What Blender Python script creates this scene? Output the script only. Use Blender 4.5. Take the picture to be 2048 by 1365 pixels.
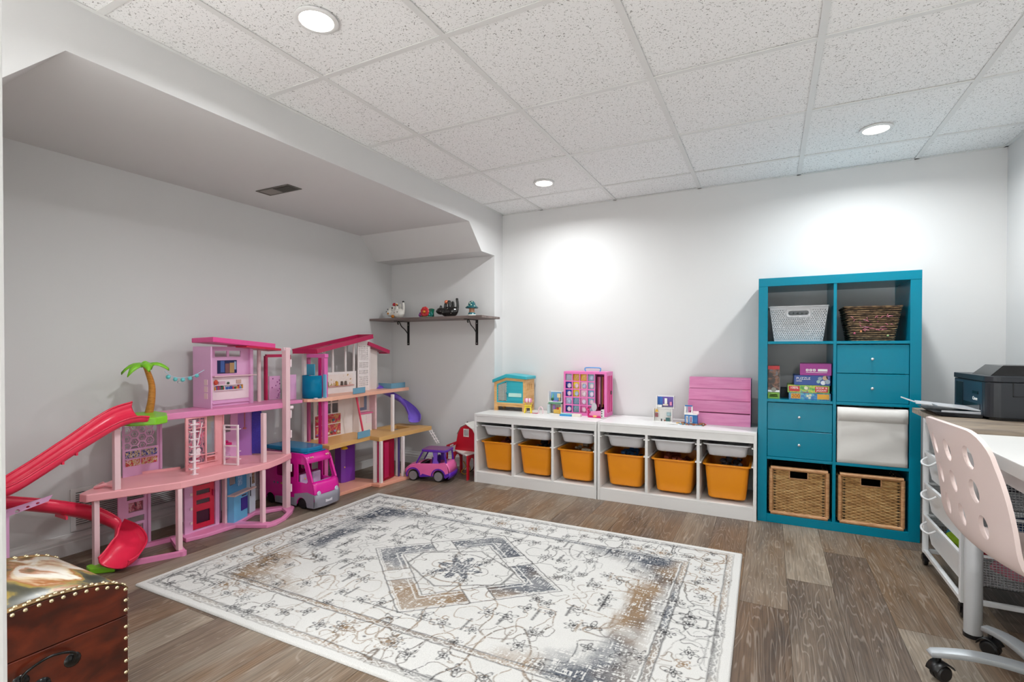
import bpy, bmesh, math, random
import numpy as np
from mathutils import Vector, Matrix
from mathutils.geometry import delaunay_2d_cdt
PI = math.pi
S, C_ = math.sin, math.cos
for o in list(bpy.data.objects):
    bpy.data.objects.remove(o)
scn = bpy.context.scene
COL = scn.collection

# ---------------------------------------------------------------- camera
cam_d = bpy.data.cameras.new('camera')
cam = bpy.data.objects.new('camera', cam_d)
COL.objects.link(cam)
R_ = Vector((0.88860974, 0.45866295, 0.00101195))
U_ = Vector((-0.00528997, 0.00804254, 0.99995367))
F_ = Vector((-0.45863356, 0.88857392, -0.00957299))
cam.matrix_world = Matrix(((R_.x, U_.x, -F_.x, 0), (R_.y, U_.y, -F_.y, 0), (R_.z, U_.z, -F_.z, 1.053), (0, 0, 0, 1)))
cam_d.sensor_width = 36
cam_d.lens = 1005.48 / 2048 * 36
cam_d.shift_x = (1024 - 1022.03) / 2048
cam_d.shift_y = (706.78 - 682.5) / 2048
cam_d.clip_start = 0.02
scn.camera = cam

# ---------------------------------------------------------------- world, exposure
world = bpy.data.worlds.new('world')
scn.world = world
world.use_nodes = True
world.node_tree.nodes['Background'].inputs[0].default_value = (0.9, 0.95, 1, 1)
world.node_tree.nodes['Background'].inputs[1].default_value = 0.6
scn.view_settings.view_transform = 'Standard'
scn.view_settings.look = 'None'
scn.view_settings.gamma = 1
scn.view_settings.use_curve_mapping = False
scn.view_settings.exposure = 0.52
LAMP_W = 10.0          # each recessed ceiling lamp, watts
FILL_W = 31.0          # each added fill lamp behind the camera, watts

# ---------------------------------------------------------------- helpers: materials
def hx(h):
    h = h.lstrip('#')
    v = [int(h[i:i + 2], 16) / 255 for i in (0, 2, 4)]
    return tuple((x / 12.92 if x <= .04045 else ((x + .055) / 1.055) ** 2.4) for x in v) + (1,)

MATS = {}
def mat(name, col='#cccccc', rough=.5, metal=0, var=.05, vs=14, bump=0, bs=120, trans=0, alpha=1, coat=0, emit=0, sss=0, spec=.5, stretch=None):
    if name in MATS:
        return MATS[name]
    m = bpy.data.materials.new(name)
    m.use_nodes = True
    nt = m.node_tree
    b = nt.nodes['Principled BSDF']
    c = hx(col) if isinstance(col, str) else col
    N = nt.nodes.new
    L = nt.links.new
    tc = N('ShaderNodeTexCoord')
    src = tc.outputs['Object']
    if stretch:
        mp = N('ShaderNodeMapping')
        mp.inputs['Scale'].default_value = stretch
        L(src, mp.inputs['Vector'])
        src = mp.outputs[0]
    nz = N('ShaderNodeTexNoise')
    nz.inputs['Scale'].default_value = vs
    nz.inputs['Detail'].default_value = 4
    L(src, nz.inputs['Vector'])
    mx = N('ShaderNodeMix')
    mx.data_type = 'RGBA'
    mx.inputs[6].default_value = tuple(x * (1 - var) for x in c[:3]) + (1,)
    mx.inputs[7].default_value = tuple(min(1, x * (1 + var)) for x in c[:3]) + (1,)
    L(nz.outputs['Fac'], mx.inputs[0])
    L(mx.outputs[2], b.inputs['Base Color'])
    b.inputs['Roughness'].default_value = rough
    b.inputs['Metallic'].default_value = metal
    b.inputs['Specular IOR Level'].default_value = spec
    b.inputs['Coat Weight'].default_value = coat
    b.inputs['Coat Roughness'].default_value = .12
    if trans:
        b.inputs['Transmission Weight'].default_value = trans
        b.inputs['IOR'].default_value = 1.2
    if alpha < 1:
        b.inputs['Alpha'].default_value = alpha
    if emit:
        b.inputs['Emission Color'].default_value = c
        b.inputs['Emission Strength'].default_value = emit
    if bump:
        n2 = N('ShaderNodeTexNoise')
        n2.inputs['Scale'].default_value = bs
        n2.inputs['Detail'].default_value = 3
        L(src, n2.inputs['Vector'])
        bp = N('ShaderNodeBump')
        bp.inputs['Strength'].default_value = bump
        bp.inputs['Distance'].default_value = .002
        L(n2.outputs['Fac'], bp.inputs['Height'])
        L(bp.outputs[0], b.inputs['Normal'])
    MATS[name] = m
    return m

def ramp_mat(name, stops, scale=6, detail=6, rough=.5, dist=.6, stretch=(1, 1, 1), bump=.1, coat=0, rnd=True, dist_b=.003):
    """colour ramp over warped noise"""
    if name in MATS:
        return MATS[name]
    m = bpy.data.materials.new(name)
    m.use_nodes = True
    nt = m.node_tree
    b = nt.nodes['Principled BSDF']
    N = nt.nodes.new
    L = nt.links.new
    tc = N('ShaderNodeTexCoord')
    mp = N('ShaderNodeMapping')
    mp.inputs['Scale'].default_value = stretch
    L(tc.outputs['Object'], mp.inputs['Vector'])
    nz = N('ShaderNodeTexNoise')
    nz.noise_dimensions = '4D'
    nz.inputs['Scale'].default_value = scale
    nz.inputs['Detail'].default_value = detail
    nz.inputs['Distortion'].default_value = dist
    L(mp.outputs[0], nz.inputs['Vector'])
    if rnd:
        oi = N('ShaderNodeObjectInfo')
        mu = N('ShaderNodeMath')
        mu.operation = 'MULTIPLY'
        mu.inputs[1].default_value = 50
        L(oi.outputs['Random'], mu.inputs[0])
        L(mu.outputs[0], nz.inputs['W'])
    cr = N('ShaderNodeValToRGB')
    el = cr.color_ramp.elements
    el[0].position, el[0].color = stops[0][0], hx(stops[0][1])
    el[1].position, el[1].color = stops[-1][0], hx(stops[-1][1])
    for p, c in stops[1:-1]:
        e = el.new(p)
        e.color = hx(c)
    L(nz.outputs['Fac'], cr.inputs[0])
    L(cr.outputs[0], b.inputs['Base Color'])
    b.inputs['Roughness'].default_value = rough
    b.inputs['Coat Weight'].default_value = coat
    if bump:
        bp = N('ShaderNodeBump')
        bp.inputs['Strength'].default_value = bump
        bp.inputs['Distance'].default_value = dist_b
        L(nz.outputs['Fac'], bp.inputs['Height'])
        L(bp.outputs[0], b.inputs['Normal'])
    MATS[name] = m
    return m

# ---------------------------------------------------------------- helpers: geometry
def frame_of(d):
    d = Vector(d).normalized()
    a = Vector((0, 0, 1)) if abs(d.z) < .95 else Vector((1, 0, 0))
    s = d.cross(a).normalized()
    return s, s.cross(d).normalized(), d

class MB:
    def __init__(self, org=(0, 0, 0)):
        self.v = []
        self.f = []
        self.org = Vector(org)
    def add(self, vs, fs):
        n = len(self.v)
        self.v += [tuple(p) for p in vs]
        self.f += [tuple(i + n for i in f) for f in fs]
        return self
    def box(self, a, b, M=None):
        x0, y0, z0 = [min(a[i], b[i]) for i in range(3)]
        x1, y1, z1 = [max(a[i], b[i]) for i in range(3)]
        vs = [(x0, y0, z0), (x1, y0, z0), (x1, y1, z0), (x0, y1, z0), (x0, y0, z1), (x1, y0, z1), (x1, y1, z1), (x0, y1, z1)]
        if M is not None:
            vs = [M @ Vector(p) for p in vs]
        return self.add(vs, [(0, 3, 2, 1), (4, 5, 6, 7), (0, 1, 5, 4), (1, 2, 6, 5), (2, 3, 7, 6), (3, 0, 4, 7)])
    def bar(self, p, q, w, h, up=None):
        p, q = Vector(p), Vector(q)
        d = (q - p).normalized()
        if up is None:
            s, u, d = frame_of(d)
        else:
            s = d.cross(Vector(up)).normalized()
            u = s.cross(d).normalized()
        s = s * w / 2
        u = u * h / 2
        vs = [p - s - u, p + s - u, p + s + u, p - s + u, q - s - u, q + s - u, q + s + u, q - s + u]
        return self.add(vs, [(0, 3, 2, 1), (4, 5, 6, 7), (0, 1, 5, 4), (1, 2, 6, 5), (2, 3, 7, 6), (3, 0, 4, 7)])
    def tube(self, path, r, seg=8, closed=False):
        P = [Vector(p) for p in path]
        n = len(P)
        rs = r if isinstance(r, (list, tuple)) else [r] * n
        vs = []
        s = None
        for i in range(n):
            if closed:
                d = (P[(i + 1) % n] - P[i - 1])
            else:
                d = P[min(i + 1, n - 1)] - P[max(i - 1, 0)]
            d.normalize()
            if s is None:
                s, u, _ = frame_of(d)
            else:
                s = (s - d * s.dot(d)).normalized()
                u = s.cross(d).normalized()
            for k in range(seg):
                a = 2 * PI * k / seg
                vs.append(P[i] + (s * C_(a) + u * S(a)) * rs[i])
        fs = []
        for i in range(n if closed else n - 1):
            j = (i + 1) % n
            for k in range(seg):
                k2 = (k + 1) % seg
                fs.append((i * seg + k, i * seg + k2, j * seg + k2, j * seg + k))
        if not closed:
            fs.append(tuple(range(seg))[::-1])
            fs.append(tuple((n - 1) * seg + k for k in range(seg)))
        return self.add(vs, fs)
    def cyl(self, p, q, r, seg=16, r2=None):
        return self.tube([p, q], [r, r if r2 is None else r2], seg)
    def lathe(self, prof, c=(0, 0, 0), seg=20, axis='z'):
        vs, fs = [], []
        n = len(prof)
        for k in range(seg):
            a = 2 * PI * k / seg
            for r, z in prof:
                p = (r * C_(a), r * S(a), z)
                if axis == 'x':
                    p = (z, r * C_(a), r * S(a))
                elif axis == 'y':
                    p = (r * S(a), z, r * C_(a))
                vs.append((p[0] + c[0], p[1] + c[1], p[2] + c[2]))
        for k in range(seg):
            k2 = (k + 1) % seg
            for i in range(n - 1):
                fs.append((k * n + i, k2 * n + i, k2 * n + i + 1, k * n + i + 1))
        if prof[0][0] > 1e-6:
            fs.append(tuple(k * n for k in range(seg))[::-1])
        if prof[-1][0] > 1e-6:
            fs.append(tuple(k * n + n - 1 for k in range(seg)))
        return self.add(vs, fs)
    def ball(self, c, r, seg=14, rings=8, sc=(1, 1, 1), M=None):
        vs, fs = [], []
        for i in range(rings + 1):
            t = PI * i / rings
            for k in range(seg):
                a = 2 * PI * k / seg
                p = Vector((r * sc[0] * S(t) * C_(a), r * sc[1] * S(t) * S(a), r * sc[2] * C_(t)))
                if M is not None:
                    p = M @ p
                vs.append(p + Vector(c))
        for i in range(rings):
            for k in range(seg):
                k2 = (k + 1) % seg
                fs.append((i * seg + k, (i + 1) * seg + k, (i + 1) * seg + k2, i * seg + k2))
        return self.add(vs, fs)
    def prism(self, poly, z0, z1, f=None):
        """extrude a 2-D polygon; f maps (u,v,w) to 3-D"""
        f = f or (lambda u, v, w: (u, v, w))
        n = len(poly)
        vs = [f(u, v, z0) for u, v in poly] + [f(u, v, z1) for u, v in poly]
        fs = [tuple(range(n))[::-1], tuple(range(n, 2 * n))]
        for i in range(n):
            j = (i + 1) % n
            fs.append((i, j, n + j, n + i))
        return self.add(vs, fs)
    def sheet(self, outline, holes=(), th=.003, f=None, grid=None):
        """flat panel with holes, real thickness th (along w)"""
        f = f or (lambda u, v, w: (u, v, w))
        pts, edges = [], []
        for loop in [outline] + list(holes):
            n0 = len(pts)
            pts += [Vector((p[0], p[1])) for p in loop]
            edges += [(n0 + i, n0 + (i + 1) % len(loop)) for i in range(len(loop))]
        if grid:
            xs = [p[0] for p in outline]
            ys = [p[1] for p in outline]
            nu = max(2, int((max(xs) - min(xs)) / grid))
            nv = max(2, int((max(ys) - min(ys)) / grid))
            for i in range(1, nu):
                for j in range(1, nv):
                    p = (min(xs) + (max(xs) - min(xs)) * i / nu, min(ys) + (max(ys) - min(ys)) * j / nv)
                    if inpoly(p, outline) and not any(inpoly(p, h) for h in holes):
                        pts.append(Vector(p))
        ov, oe, of, _, _, _ = delaunay_2d_cdt(pts, edges, [], 0, 1e-6)
        tris = []
        for t in of:
            c = (sum(ov[i][0] for i in t) / 3, sum(ov[i][1] for i in t) / 3)
            if inpoly(c, outline) and not any(inpoly(c, h) for h in holes):
                a, b, d = [ov[i] for i in t]
                if (b[0] - a[0]) * (d[1] - a[1]) - (b[1] - a[1]) * (d[0] - a[0]) < 0:
                    t = list(t)[::-1]
                tris.append(tuple(t))
        n = len(ov)
        vs = [f(p[0], p[1], -th / 2) for p in ov] + [f(p[0], p[1], th / 2) for p in ov]
        fs = [t[::-1] for t in tris] + [tuple(i + n for i in t) for t in tris]
        cnt = {}
        for t in tris:
            for i in range(3):
                e = (t[i], t[(i + 1) % 3])
                cnt[e] = cnt.get(e, 0) + 1
        for (a, b) in cnt:
            if (b, a) not in cnt:
                fs.append((a, b, b + n, a + n))
        return self.add(vs, fs)
    def surf(self, rows, closed=False):
        nr, nc = len(rows), len(rows[0])
        vs = [p for r in rows for p in r]
        fs = []
        for i in range(nr - 1):
            for k in range(nc if closed else nc - 1):
                k2 = (k + 1) % nc
                fs.append((i * nc + k, i * nc + k2, (i + 1) * nc + k2, (i + 1) * nc + k))
        return self.add(vs, fs)
    def build(self, name, m, parent=None, bevel=0, smooth=0, solid=0, seg=2, sub=0):
        me = bpy.data.meshes.new(name)
        o = self.org
        me.from_pydata([(p[0] - o.x, p[1] - o.y, p[2] - o.z) for p in self.v], [], self.f)
        me.update()
        bm = bmesh.new()
        bm.from_mesh(me)
        bmesh.ops.recalc_face_normals(bm, faces=bm.faces)
        bm.to_mesh(me)
        bm.free()
        ob = bpy.data.objects.new(name, me)
        COL.objects.link(ob)
        if parent is not None:
            ob.parent = parent
        me.materials.append(MATS[m] if isinstance(m, str) else m)
        if smooth:
            me.polygons.foreach_set('use_smooth', [True] * len(me.polygons))
            me.set_sharp_from_angle(angle=math.radians(smooth))
        if sub:
            md = ob.modifiers.new('subdivision', 'SUBSURF')
            md.levels = md.render_levels = sub
        if solid:
            md = ob.modifiers.new('thickness', 'SOLIDIFY')
            md.thickness = abs(solid)
            md.offset = 0
        if bevel:
            md = ob.modifiers.new('bevel', 'BEVEL')
            md.width = bevel
            md.segments = seg
            md.limit_method = 'ANGLE'
            md.angle_limit = math.radians(40)
            md.harden_normals = False
        return ob

def inpoly(p, poly):
    x, y = p
    c = False
    n = len(poly)
    j = n - 1
    for i in range(n):
        xi, yi = poly[i][0], poly[i][1]
        xj, yj = poly[j][0], poly[j][1]
        if (yi > y) != (yj > y) and x < (xj - xi) * (y - yi) / (yj - yi) + xi:
            c = not c
        j = i
    return c

def rect(a, b, c, d):
    return [(a, b), (c, b), (c, d), (a, d)]

def rrect(x0, y0, x1, y1, r, n=4):
    o = []
    for cx, cy, a0 in ((x1 - r, y0 + r, -PI / 2), (x1 - r, y1 - r, 0), (x0 + r, y1 - r, PI / 2), (x0 + r, y0 + r, PI)):
        for i in range(n + 1):
            a = a0 + PI / 2 * i / n
            o.append((cx + r * C_(a), cy + r * S(a)))
    return o

def oval(cx, cy, rx, ry, n=14, rot=0):
    o = []
    for i in range(n):
        a = 2 * PI * i / n
        u, v = rx * C_(a), ry * S(a)
        o.append((cx + u * C_(rot) - v * S(rot), cy + u * S(rot) + v * C_(rot)))
    return o

def smoothpath(P, n=6, closed=False):
    """Catmull-Rom through the points"""
    P = [Vector(p) for p in P]
    out = []
    m = len(P)
    for i in range(m if closed else m - 1):
        if closed:
            a, b, c, d = P[i - 1], P[i], P[(i + 1) % m], P[(i + 2) % m]
        else:
            a, b, c, d = P[max(i - 1, 0)], P[i], P[i + 1], P[min(i + 2, m - 1)]
        for k in range(n):
            t = k / n
            out.append(.5 * ((2 * b) + (c - a) * t + (2 * a - 5 * b + 4 * c - d) * t * t + (3 * b - a - 3 * c + d) * t ** 3))
    if not closed:
        out.append(P[-1])
    return out

def tag(o, label=None, cat=None, group=None, kind=None):
    if label: o['label'] = label
    if cat: o['category'] = cat
    if group: o['group'] = group
    if kind: o['kind'] = kind
    return o

def thing(name, label, cat, loc=(0, 0, 0), rz=0, group=None):
    o = bpy.data.objects.new(name, None)
    o.empty_display_size = .05
    COL.objects.link(o)
    o.location = loc
    o.rotation_euler = (0, 0, rz)
    return tag(o, label, cat, group)

def struct(o):
    o['kind'] = 'structure'
    return o

def dup(root, loc, rz=None, label=None):
    r = root.copy()
    COL.objects.link(r)
    r.location = loc
    if rz is not None:
        r.rotation_euler = (0, 0, rz)
    if label:
        r['label'] = label
    for ch in list(root.children):
        c = ch.copy()
        COL.objects.link(c)
        c.parent = r
        for g in list(ch.children):
            d = g.copy()
            COL.objects.link(d)
            d.parent = c
    return r

def text(s, size, m, parent, f, name='lettering', ext=.0006, align='CENTER', sx=1):
    """flat lettering as a mesh; f maps (u,v,w) to 3-D"""
    cu = bpy.data.curves.new('lettering_curve', 'FONT')
    cu.body = s
    cu.size = size
    cu.extrude = ext
    cu.align_x = align
    cu.align_y = 'CENTER'
    cu.resolution_u = 3
    to = bpy.data.objects.new('lettering_curve', cu)
    COL.objects.link(to)
    bpy.context.view_layer.update()
    me = bpy.data.meshes.new_from_object(to.evaluated_get(bpy.context.evaluated_depsgraph_get()))
    bpy.data.objects.remove(to)
    bpy.data.curves.remove(cu)
    for v in me.vertices:
        v.co = f(v.co.x * sx, v.co.y, v.co.z)
    me.materials.clear()
    me.materials.append(MATS[m] if isinstance(m, str) else m)
    me.name = name
    o = bpy.data.objects.new(name, me)
    COL.objects.link(o)
    o.parent = parent
    return o

rnd = random.Random(7)

# ================================================================ the room
X0, X1, XR = -2.062, -3.170, 1.189     # bulkhead plane, niche wall, right wall
YB, YN = 3.832, 3.691                  # back wall, niche end wall
ZC, ZN, ZL = 2.198, 2.030, 1.832       # ceiling, niche ceiling, niche end soffits
YW = 0.18                              # room face of the near wall

wall_m = mat('wall_paint', '#dad9d8', .75, var=.015, vs=3, bump=.04, bs=260, spec=.25)
trim_m = mat('trim_paint', '#e2e1df', .4, var=.02, vs=5)
white_m = mat('white_melamine', '#e6e5e3', .35, var=.02, vs=6, bump=.03, bs=40)

def wallbox(name, a, b):
    return struct(MB().box(a, b).build(name, wall_m))
wallbox('wall_left', (X1 - .1, -3.2, 0), (X1, YB + .1, 2.4))
wallbox('wall_back', (X0, YB, 0), (XR + .1, YB + .1, 2.4))
wallbox('wall_right', (XR, -3.2, 0), (XR + .1, YB, 2.4))
wallbox('wall_niche_end', (X1, YN, 0), (X0, YB + .1, 2.4))
# soffit block over the niche: flat middle, sloped shoulders at both ends
prof = [(YW, 2.4), (YW, ZL), (.616, ZL), (.804, ZN), (3.290, ZN), (3.478, ZL), (YN, ZL), (YN, 2.4)]
struct(MB().prism(prof, X1, X0, lambda u, v, w: (w, u, v)).build('wall_bulkhead', wall_m))
wallbox('wall_niche_near', (X1, YW, 0), (X0, .40, ZL))
# near wall: a short cased pier; kept short and open on both sides to let added fill light in
DX0 = -.612
nw = MB()
nw.box((DX0 - .42, .06, 0), (DX0 - .02, YW, 2.4)).box((X1, .06, 0), (X0, YW, 2.4))
struct(nw.build('wall_near', wall_m))
dj = MB()
dj.box((DX0 - .02, .05, 0), (DX0, YW + .001, ZC))
dfr = struct(dj.build('trim_1', trim_m, bevel=.003))
cs = MB()
cs.box((DX0 - .085, YW, 0), (DX0 - .006, YW + .016, ZC))
cs.build('casing', trim_m, dfr, bevel=.004)
# end of the unseen space behind the camera
wallbox('wall_behind', (X1 - .1, -3.3, 0), (XR + .1, -3.2, 2.4))

# ---------------- ceiling: tiles in a grid of T bars
ctile = bpy.data.materials.new('ceiling_tile')
ctile.use_nodes = True
nt = ctile.node_tree
b = nt.nodes['Principled BSDF']
b.inputs['Roughness'].default_value = .9
b.inputs['Specular IOR Level'].default_value = .15
tc = nt.nodes.new('ShaderNodeTexCoord')
oi = nt.nodes.new('ShaderNodeObjectInfo')
ad = nt.nodes.new('ShaderNodeVectorMath')
ad.operation = 'MULTIPLY_ADD'
ad.inputs[1].default_value = (1, 1, 1)
cmbx = nt.nodes.new('ShaderNodeMath'); cmbx.operation = 'MULTIPLY'; cmbx.inputs[1].default_value = 37
nt.links.new(oi.outputs['Random'], cmbx.inputs[0])
nt.links.new(tc.outputs['Object'], ad.inputs[0])
nt.links.new(cmbx.outputs[0], ad.inputs[2])
vo = nt.nodes.new('ShaderNodeTexNoise')
vo.inputs['Scale'].default_value = 150
vo.inputs['Detail'].default_value = 1.5
vo.inputs['Distortion'].default_value = 1.2
nt.links.new(ad.outputs[0], vo.inputs['Vector'])
cr = nt.nodes.new('ShaderNodeValToRGB')
cr.color_ramp.elements[0].position = .315
cr.color_ramp.elements[0].color = hx('#84817d')
cr.color_ramp.elements[1].position = .385
cr.color_ramp.elements[1].color = hx('#f2f1f0')
nt.links.new(vo.outputs['Fac'], cr.inputs[0])
nt.links.new(cr.outputs[0], b.inputs['Base Color'])
bpn = nt.nodes.new('ShaderNodeBump')
bpn.inputs['Strength'].default_value = .25
bpn.inputs['Distance'].default_value = .002
nt.links.new(vo.outputs['Fac'], bpn.inputs['Height'])
nt.links.new(bpn.outputs[0], b.inputs['Normal'])
tbar_m = mat('grid_bar_paint', '#e0dfdd', .45, var=.01)

ceil = struct(MB().box((X0 - .02, YW - .12, ZC + .03), (XR + .05, YB, ZC + .2)).build('ceiling', mat('plenum_board', '#a8a6a2', .9)))
gx = [X0] + [-1.690 + .6168 * i for i in range(5)] + [XR]
gy = [YW - 2 * .06 + .13, .893] + [.893 + .6451 * i for i in range(1, 5)] + [YB]
gy[0] = YW + .001
tmesh = {}
for i in range(len(gx) - 1):
    for j in range(len(gy) - 1):
        w, h = gx[i + 1] - gx[i] - .006, gy[j + 1] - gy[j] - .006
        key = (round(w, 3), round(h, 3))
        cx, cy = (gx[i] + gx[i + 1]) / 2, (gy[j] + gy[j + 1]) / 2
        if key not in tmesh:
            t = MB().box((-w / 2, -h / 2, 0), (w / 2, h / 2, .014)).build('ceiling_tile', ctile, ceil)
            tmesh[key] = t.data
        else:
            t = bpy.data.objects.new('ceiling_tile', tmesh[key])
            COL.objects.link(t)
            t.parent = ceil
        t.location = (cx, cy, ZC + .004 + rnd.uniform(0, .0015))
for x in gx[1:-1]:
    MB().box((x - .012, YW, ZC), (x + .012, YB, ZC + .0035)).build('grid_bar', tbar_m, ceil)
for y in gy[1:-1]:
    for i in range(len(gx) - 1):
        MB().box((gx[i] + (.012 if i else 0), y - .012, ZC + .0005), (gx[i + 1] - (.012 if i < len(gx) - 2 else 0), y + .012, ZC + .0035)).build('grid_bar', tbar_m, ceil)
ea = MB()
ea.box((X0, YB - .018, ZC), (XR, YB, ZC + .003)).box((X0, YW, ZC), (X0 + .018, YB, ZC + .003)).box((XR - .018, YW, ZC), (XR, YB, ZC + .003)).box((X0, YW, ZC), (XR, YW + .018, ZC + .003))
ea.build('edge_trim', tbar_m, ceil)
struct(MB().box((X1, -3.2, ZC), (XR, YW, ZC + .2)).build('ceiling_behind', mat('hall_ceiling', '#dddcda', .9)))

# ---------------- baseboards
def baseboard(name, p, q, n):
    """profiled board from p to q, n = direction into the room"""
    p, q, n = Vector((*p, 0)), Vector((*q, 0)), Vector((*n, 0))
    pr = [(0, 0), (.016, 0), (.016, .062), (.013, .066), (.0135, .078), (.010, .086), (.007, .094), (.006, .104), (0, .106)]
    m = MB()
    vs = [p + n * a + Vector((0, 0, z)) for a, z in pr] + [q + n * a + Vector((0, 0, z)) for a, z in pr]
    k = len(pr)
    m.add(vs, [(i, (i + 1) % k, k + (i + 1) % k, k + i) for i in range(k)] + [tuple(range(k)), tuple(range(k, 2 * k))])
    return struct(m.build(name, trim_m))
baseboard('baseboard_left', (X1, .40), (X1, YN), (1, 0))
baseboard('baseboard_niche_end', (X1 + .016, YN), (X0 + .016, YN), (0, -1))
baseboard('baseboard_back', (X0 + .016, YB), (XR, YB), (0, -1))
baseboard('baseboard_corner', (X0, YN), (X0, YB), (1, 0))
baseboard('baseboard_right', (XR, YW), (XR, YB - .016), (-1, 0))

# ---------------- floor: vinyl planks along y
fm = bpy.data.materials.new('floor_plank')
fm.use_nodes = True
nt = fm.node_tree
N, L = nt.nodes.new, nt.links.new
b = nt.nodes['Principled BSDF']
tc = N('ShaderNodeTexCoord'); oi = N('ShaderNodeObjectInfo')
mul = N('ShaderNodeMath'); mul.operation = 'MULTIPLY'; mul.inputs[1].default_value = 91
L(oi.outputs['Random'], mul.inputs[0])
mp = N('ShaderNodeMapping'); mp.inputs['Scale'].default_value = (8, .7, 8)
L(tc.outputs['Object'], mp.inputs['Vector'])
n1 = N('ShaderNodeTexNoise'); n1.noise_dimensions = '4D'
n1.inputs['Scale'].default_value = 1.0; n1.inputs['Detail'].default_value = 3; n1.inputs['Distortion'].default_value = .9
L(mp.outputs[0], n1.inputs['Vector']); L(mul.outputs[0], n1.inputs['W'])
# cathedral rings out of the warped noise
ring = N('ShaderNodeMath'); ring.operation = 'MULTIPLY'; ring.inputs[1].default_value = 150
L(n1.outputs['Fac'], ring.inputs[0])
sn = N('ShaderNodeMath'); sn.operation = 'SINE'
L(ring.outputs[0], sn.inputs[0])
mp2 = N('ShaderNodeMapping'); mp2.inputs['Scale'].default_value = (170, 5, 60)
L(tc.outputs['Object'], mp2.inputs['Vector'])
n2 = N('ShaderNodeTexNoise'); n2.noise_dimensions = '4D'; n2.inputs['Scale'].default_value = 1; n2.inputs['Detail'].default_value = 4
L(mp2.outputs[0], n2.inputs['Vector']); L(mul.outputs[0], n2.inputs['W'])
mp3 = N('ShaderNodeMapping'); mp3.inputs['Scale'].default_value = (6, 1.6, 6)
L(tc.outputs['Object'], mp3.inputs['Vector'])
n3 = N('ShaderNodeTexNoise'); n3.noise_dimensions = '4D'; n3.inputs['Scale'].default_value = 1.3; n3.inputs['Detail'].default_value = 5
L(mp3.outputs[0], n3.inputs['Vector']); L(mul.outputs[0], n3.inputs['W'])
tone = N('ShaderNodeValToRGB')
els = tone.color_ramp.elements
els[0].position, els[0].color = 0, hx('#584a40')
els[1].position, els[1].color = 1, hx('#ab9b88')
for p, c in ((.2, '#846a52'), (.4, '#67594e'), (.58, '#8b7a69'), (.72, '#7b634c'), (.86, '#928576')):
    els.new(p).color = hx(c)
fr = N('ShaderNodeMath'); fr.operation = 'MULTIPLY_ADD'; fr.inputs[1].default_value = .85
sc3 = N('ShaderNodeMath'); sc3.operation = 'MULTIPLY_ADD'; sc3.inputs[1].default_value = .55; sc3.inputs[2].default_value = -.2
L(n3.outputs['Fac'], sc3.inputs[0]); L(oi.outputs['Random'], fr.inputs[0]); L(sc3.outputs[0], fr.inputs[2])
L(fr.outputs[0], tone.inputs[0])
mA = N('ShaderNodeMix'); mA.data_type = 'RGBA'; mA.blend_type = 'MULTIPLY'
gr = N('ShaderNodeValToRGB')
gr.color_ramp.elements[0].position, gr.color_ramp.elements[0].color = .3, (.42, .40, .38, 1)
gr.color_ramp.elements[1].position, gr.color_ramp.elements[1].color = .62, (1.0, 1.0, 1.0, 1)
L(n2.outputs['Fac'], gr.inputs[0])
mA.inputs[0].default_value = .75
L(tone.outputs[0], mA.inputs[6]); L(gr.outputs[0], mA.inputs[7])
mB = N('ShaderNodeMix'); mB.data_type = 'RGBA'
lim = N('ShaderNodeValToRGB')
lim.color_ramp.elements[0].position, lim.color_ramp.elements[0].color = .86, (0, 0, 0, 1)
lim.color_ramp.elements[1].position, lim.color_ramp.elements[1].color = .99, (.34, .34, .34, 1)
nrm = N('ShaderNodeMath'); nrm.operation = 'MULTIPLY_ADD'; nrm.inputs[1].default_value = .5; nrm.inputs[2].default_value = .5
L(sn.outputs[0], nrm.inputs[0]); L(nrm.outputs[0], lim.inputs[0])
brk = N('ShaderNodeMath'); brk.operation = 'MULTIPLY'
L(lim.outputs[0], brk.inputs[0]); L(n2.outputs['Fac'], brk.inputs[1])
L(brk.outputs[0], mB.inputs[0]); L(mA.outputs[2], mB.inputs[6])
mB.inputs[7].default_value = hx('#cfc5b8')
L(mB.outputs[2], b.inputs['Base Color'])
b.inputs['Roughness'].default_value = .42
b.inputs['Specular IOR Level'].default_value = .4
bpn = N('ShaderNodeBump'); bpn.inputs['Strength'].default_value = .18; bpn.inputs['Distance'].default_value = .001
L(n2.outputs['Fac'], bpn.inputs['Height']); L(bpn.outputs[0], b.inputs['Normal'])
struct(MB().box((X1, -3.2, -.06), (XR, -.62, 0)).build('floor_behind', mat('bounce_carpet', '#dcdad6', .95, bump=.4, bs=300)))  # unseen floor, made pale to bounce the fill light up to the ceiling
floor = struct(MB().box((X1, -.62, -.06), (XR, YB, -.006)).build('floor', mat('subfloor', '#3c342e', .9)))
PW, PL = .180, 1.22
pm = MB().box((-PW / 2 + .0006, -PL / 2 + .0006, -.006), (PW / 2 - .0006, PL / 2 - .0006, 0)).build('floor_plank', fm, floor)
pmd = pm.data
first = True
nx = int((XR - X1) / PW) + 1
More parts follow.
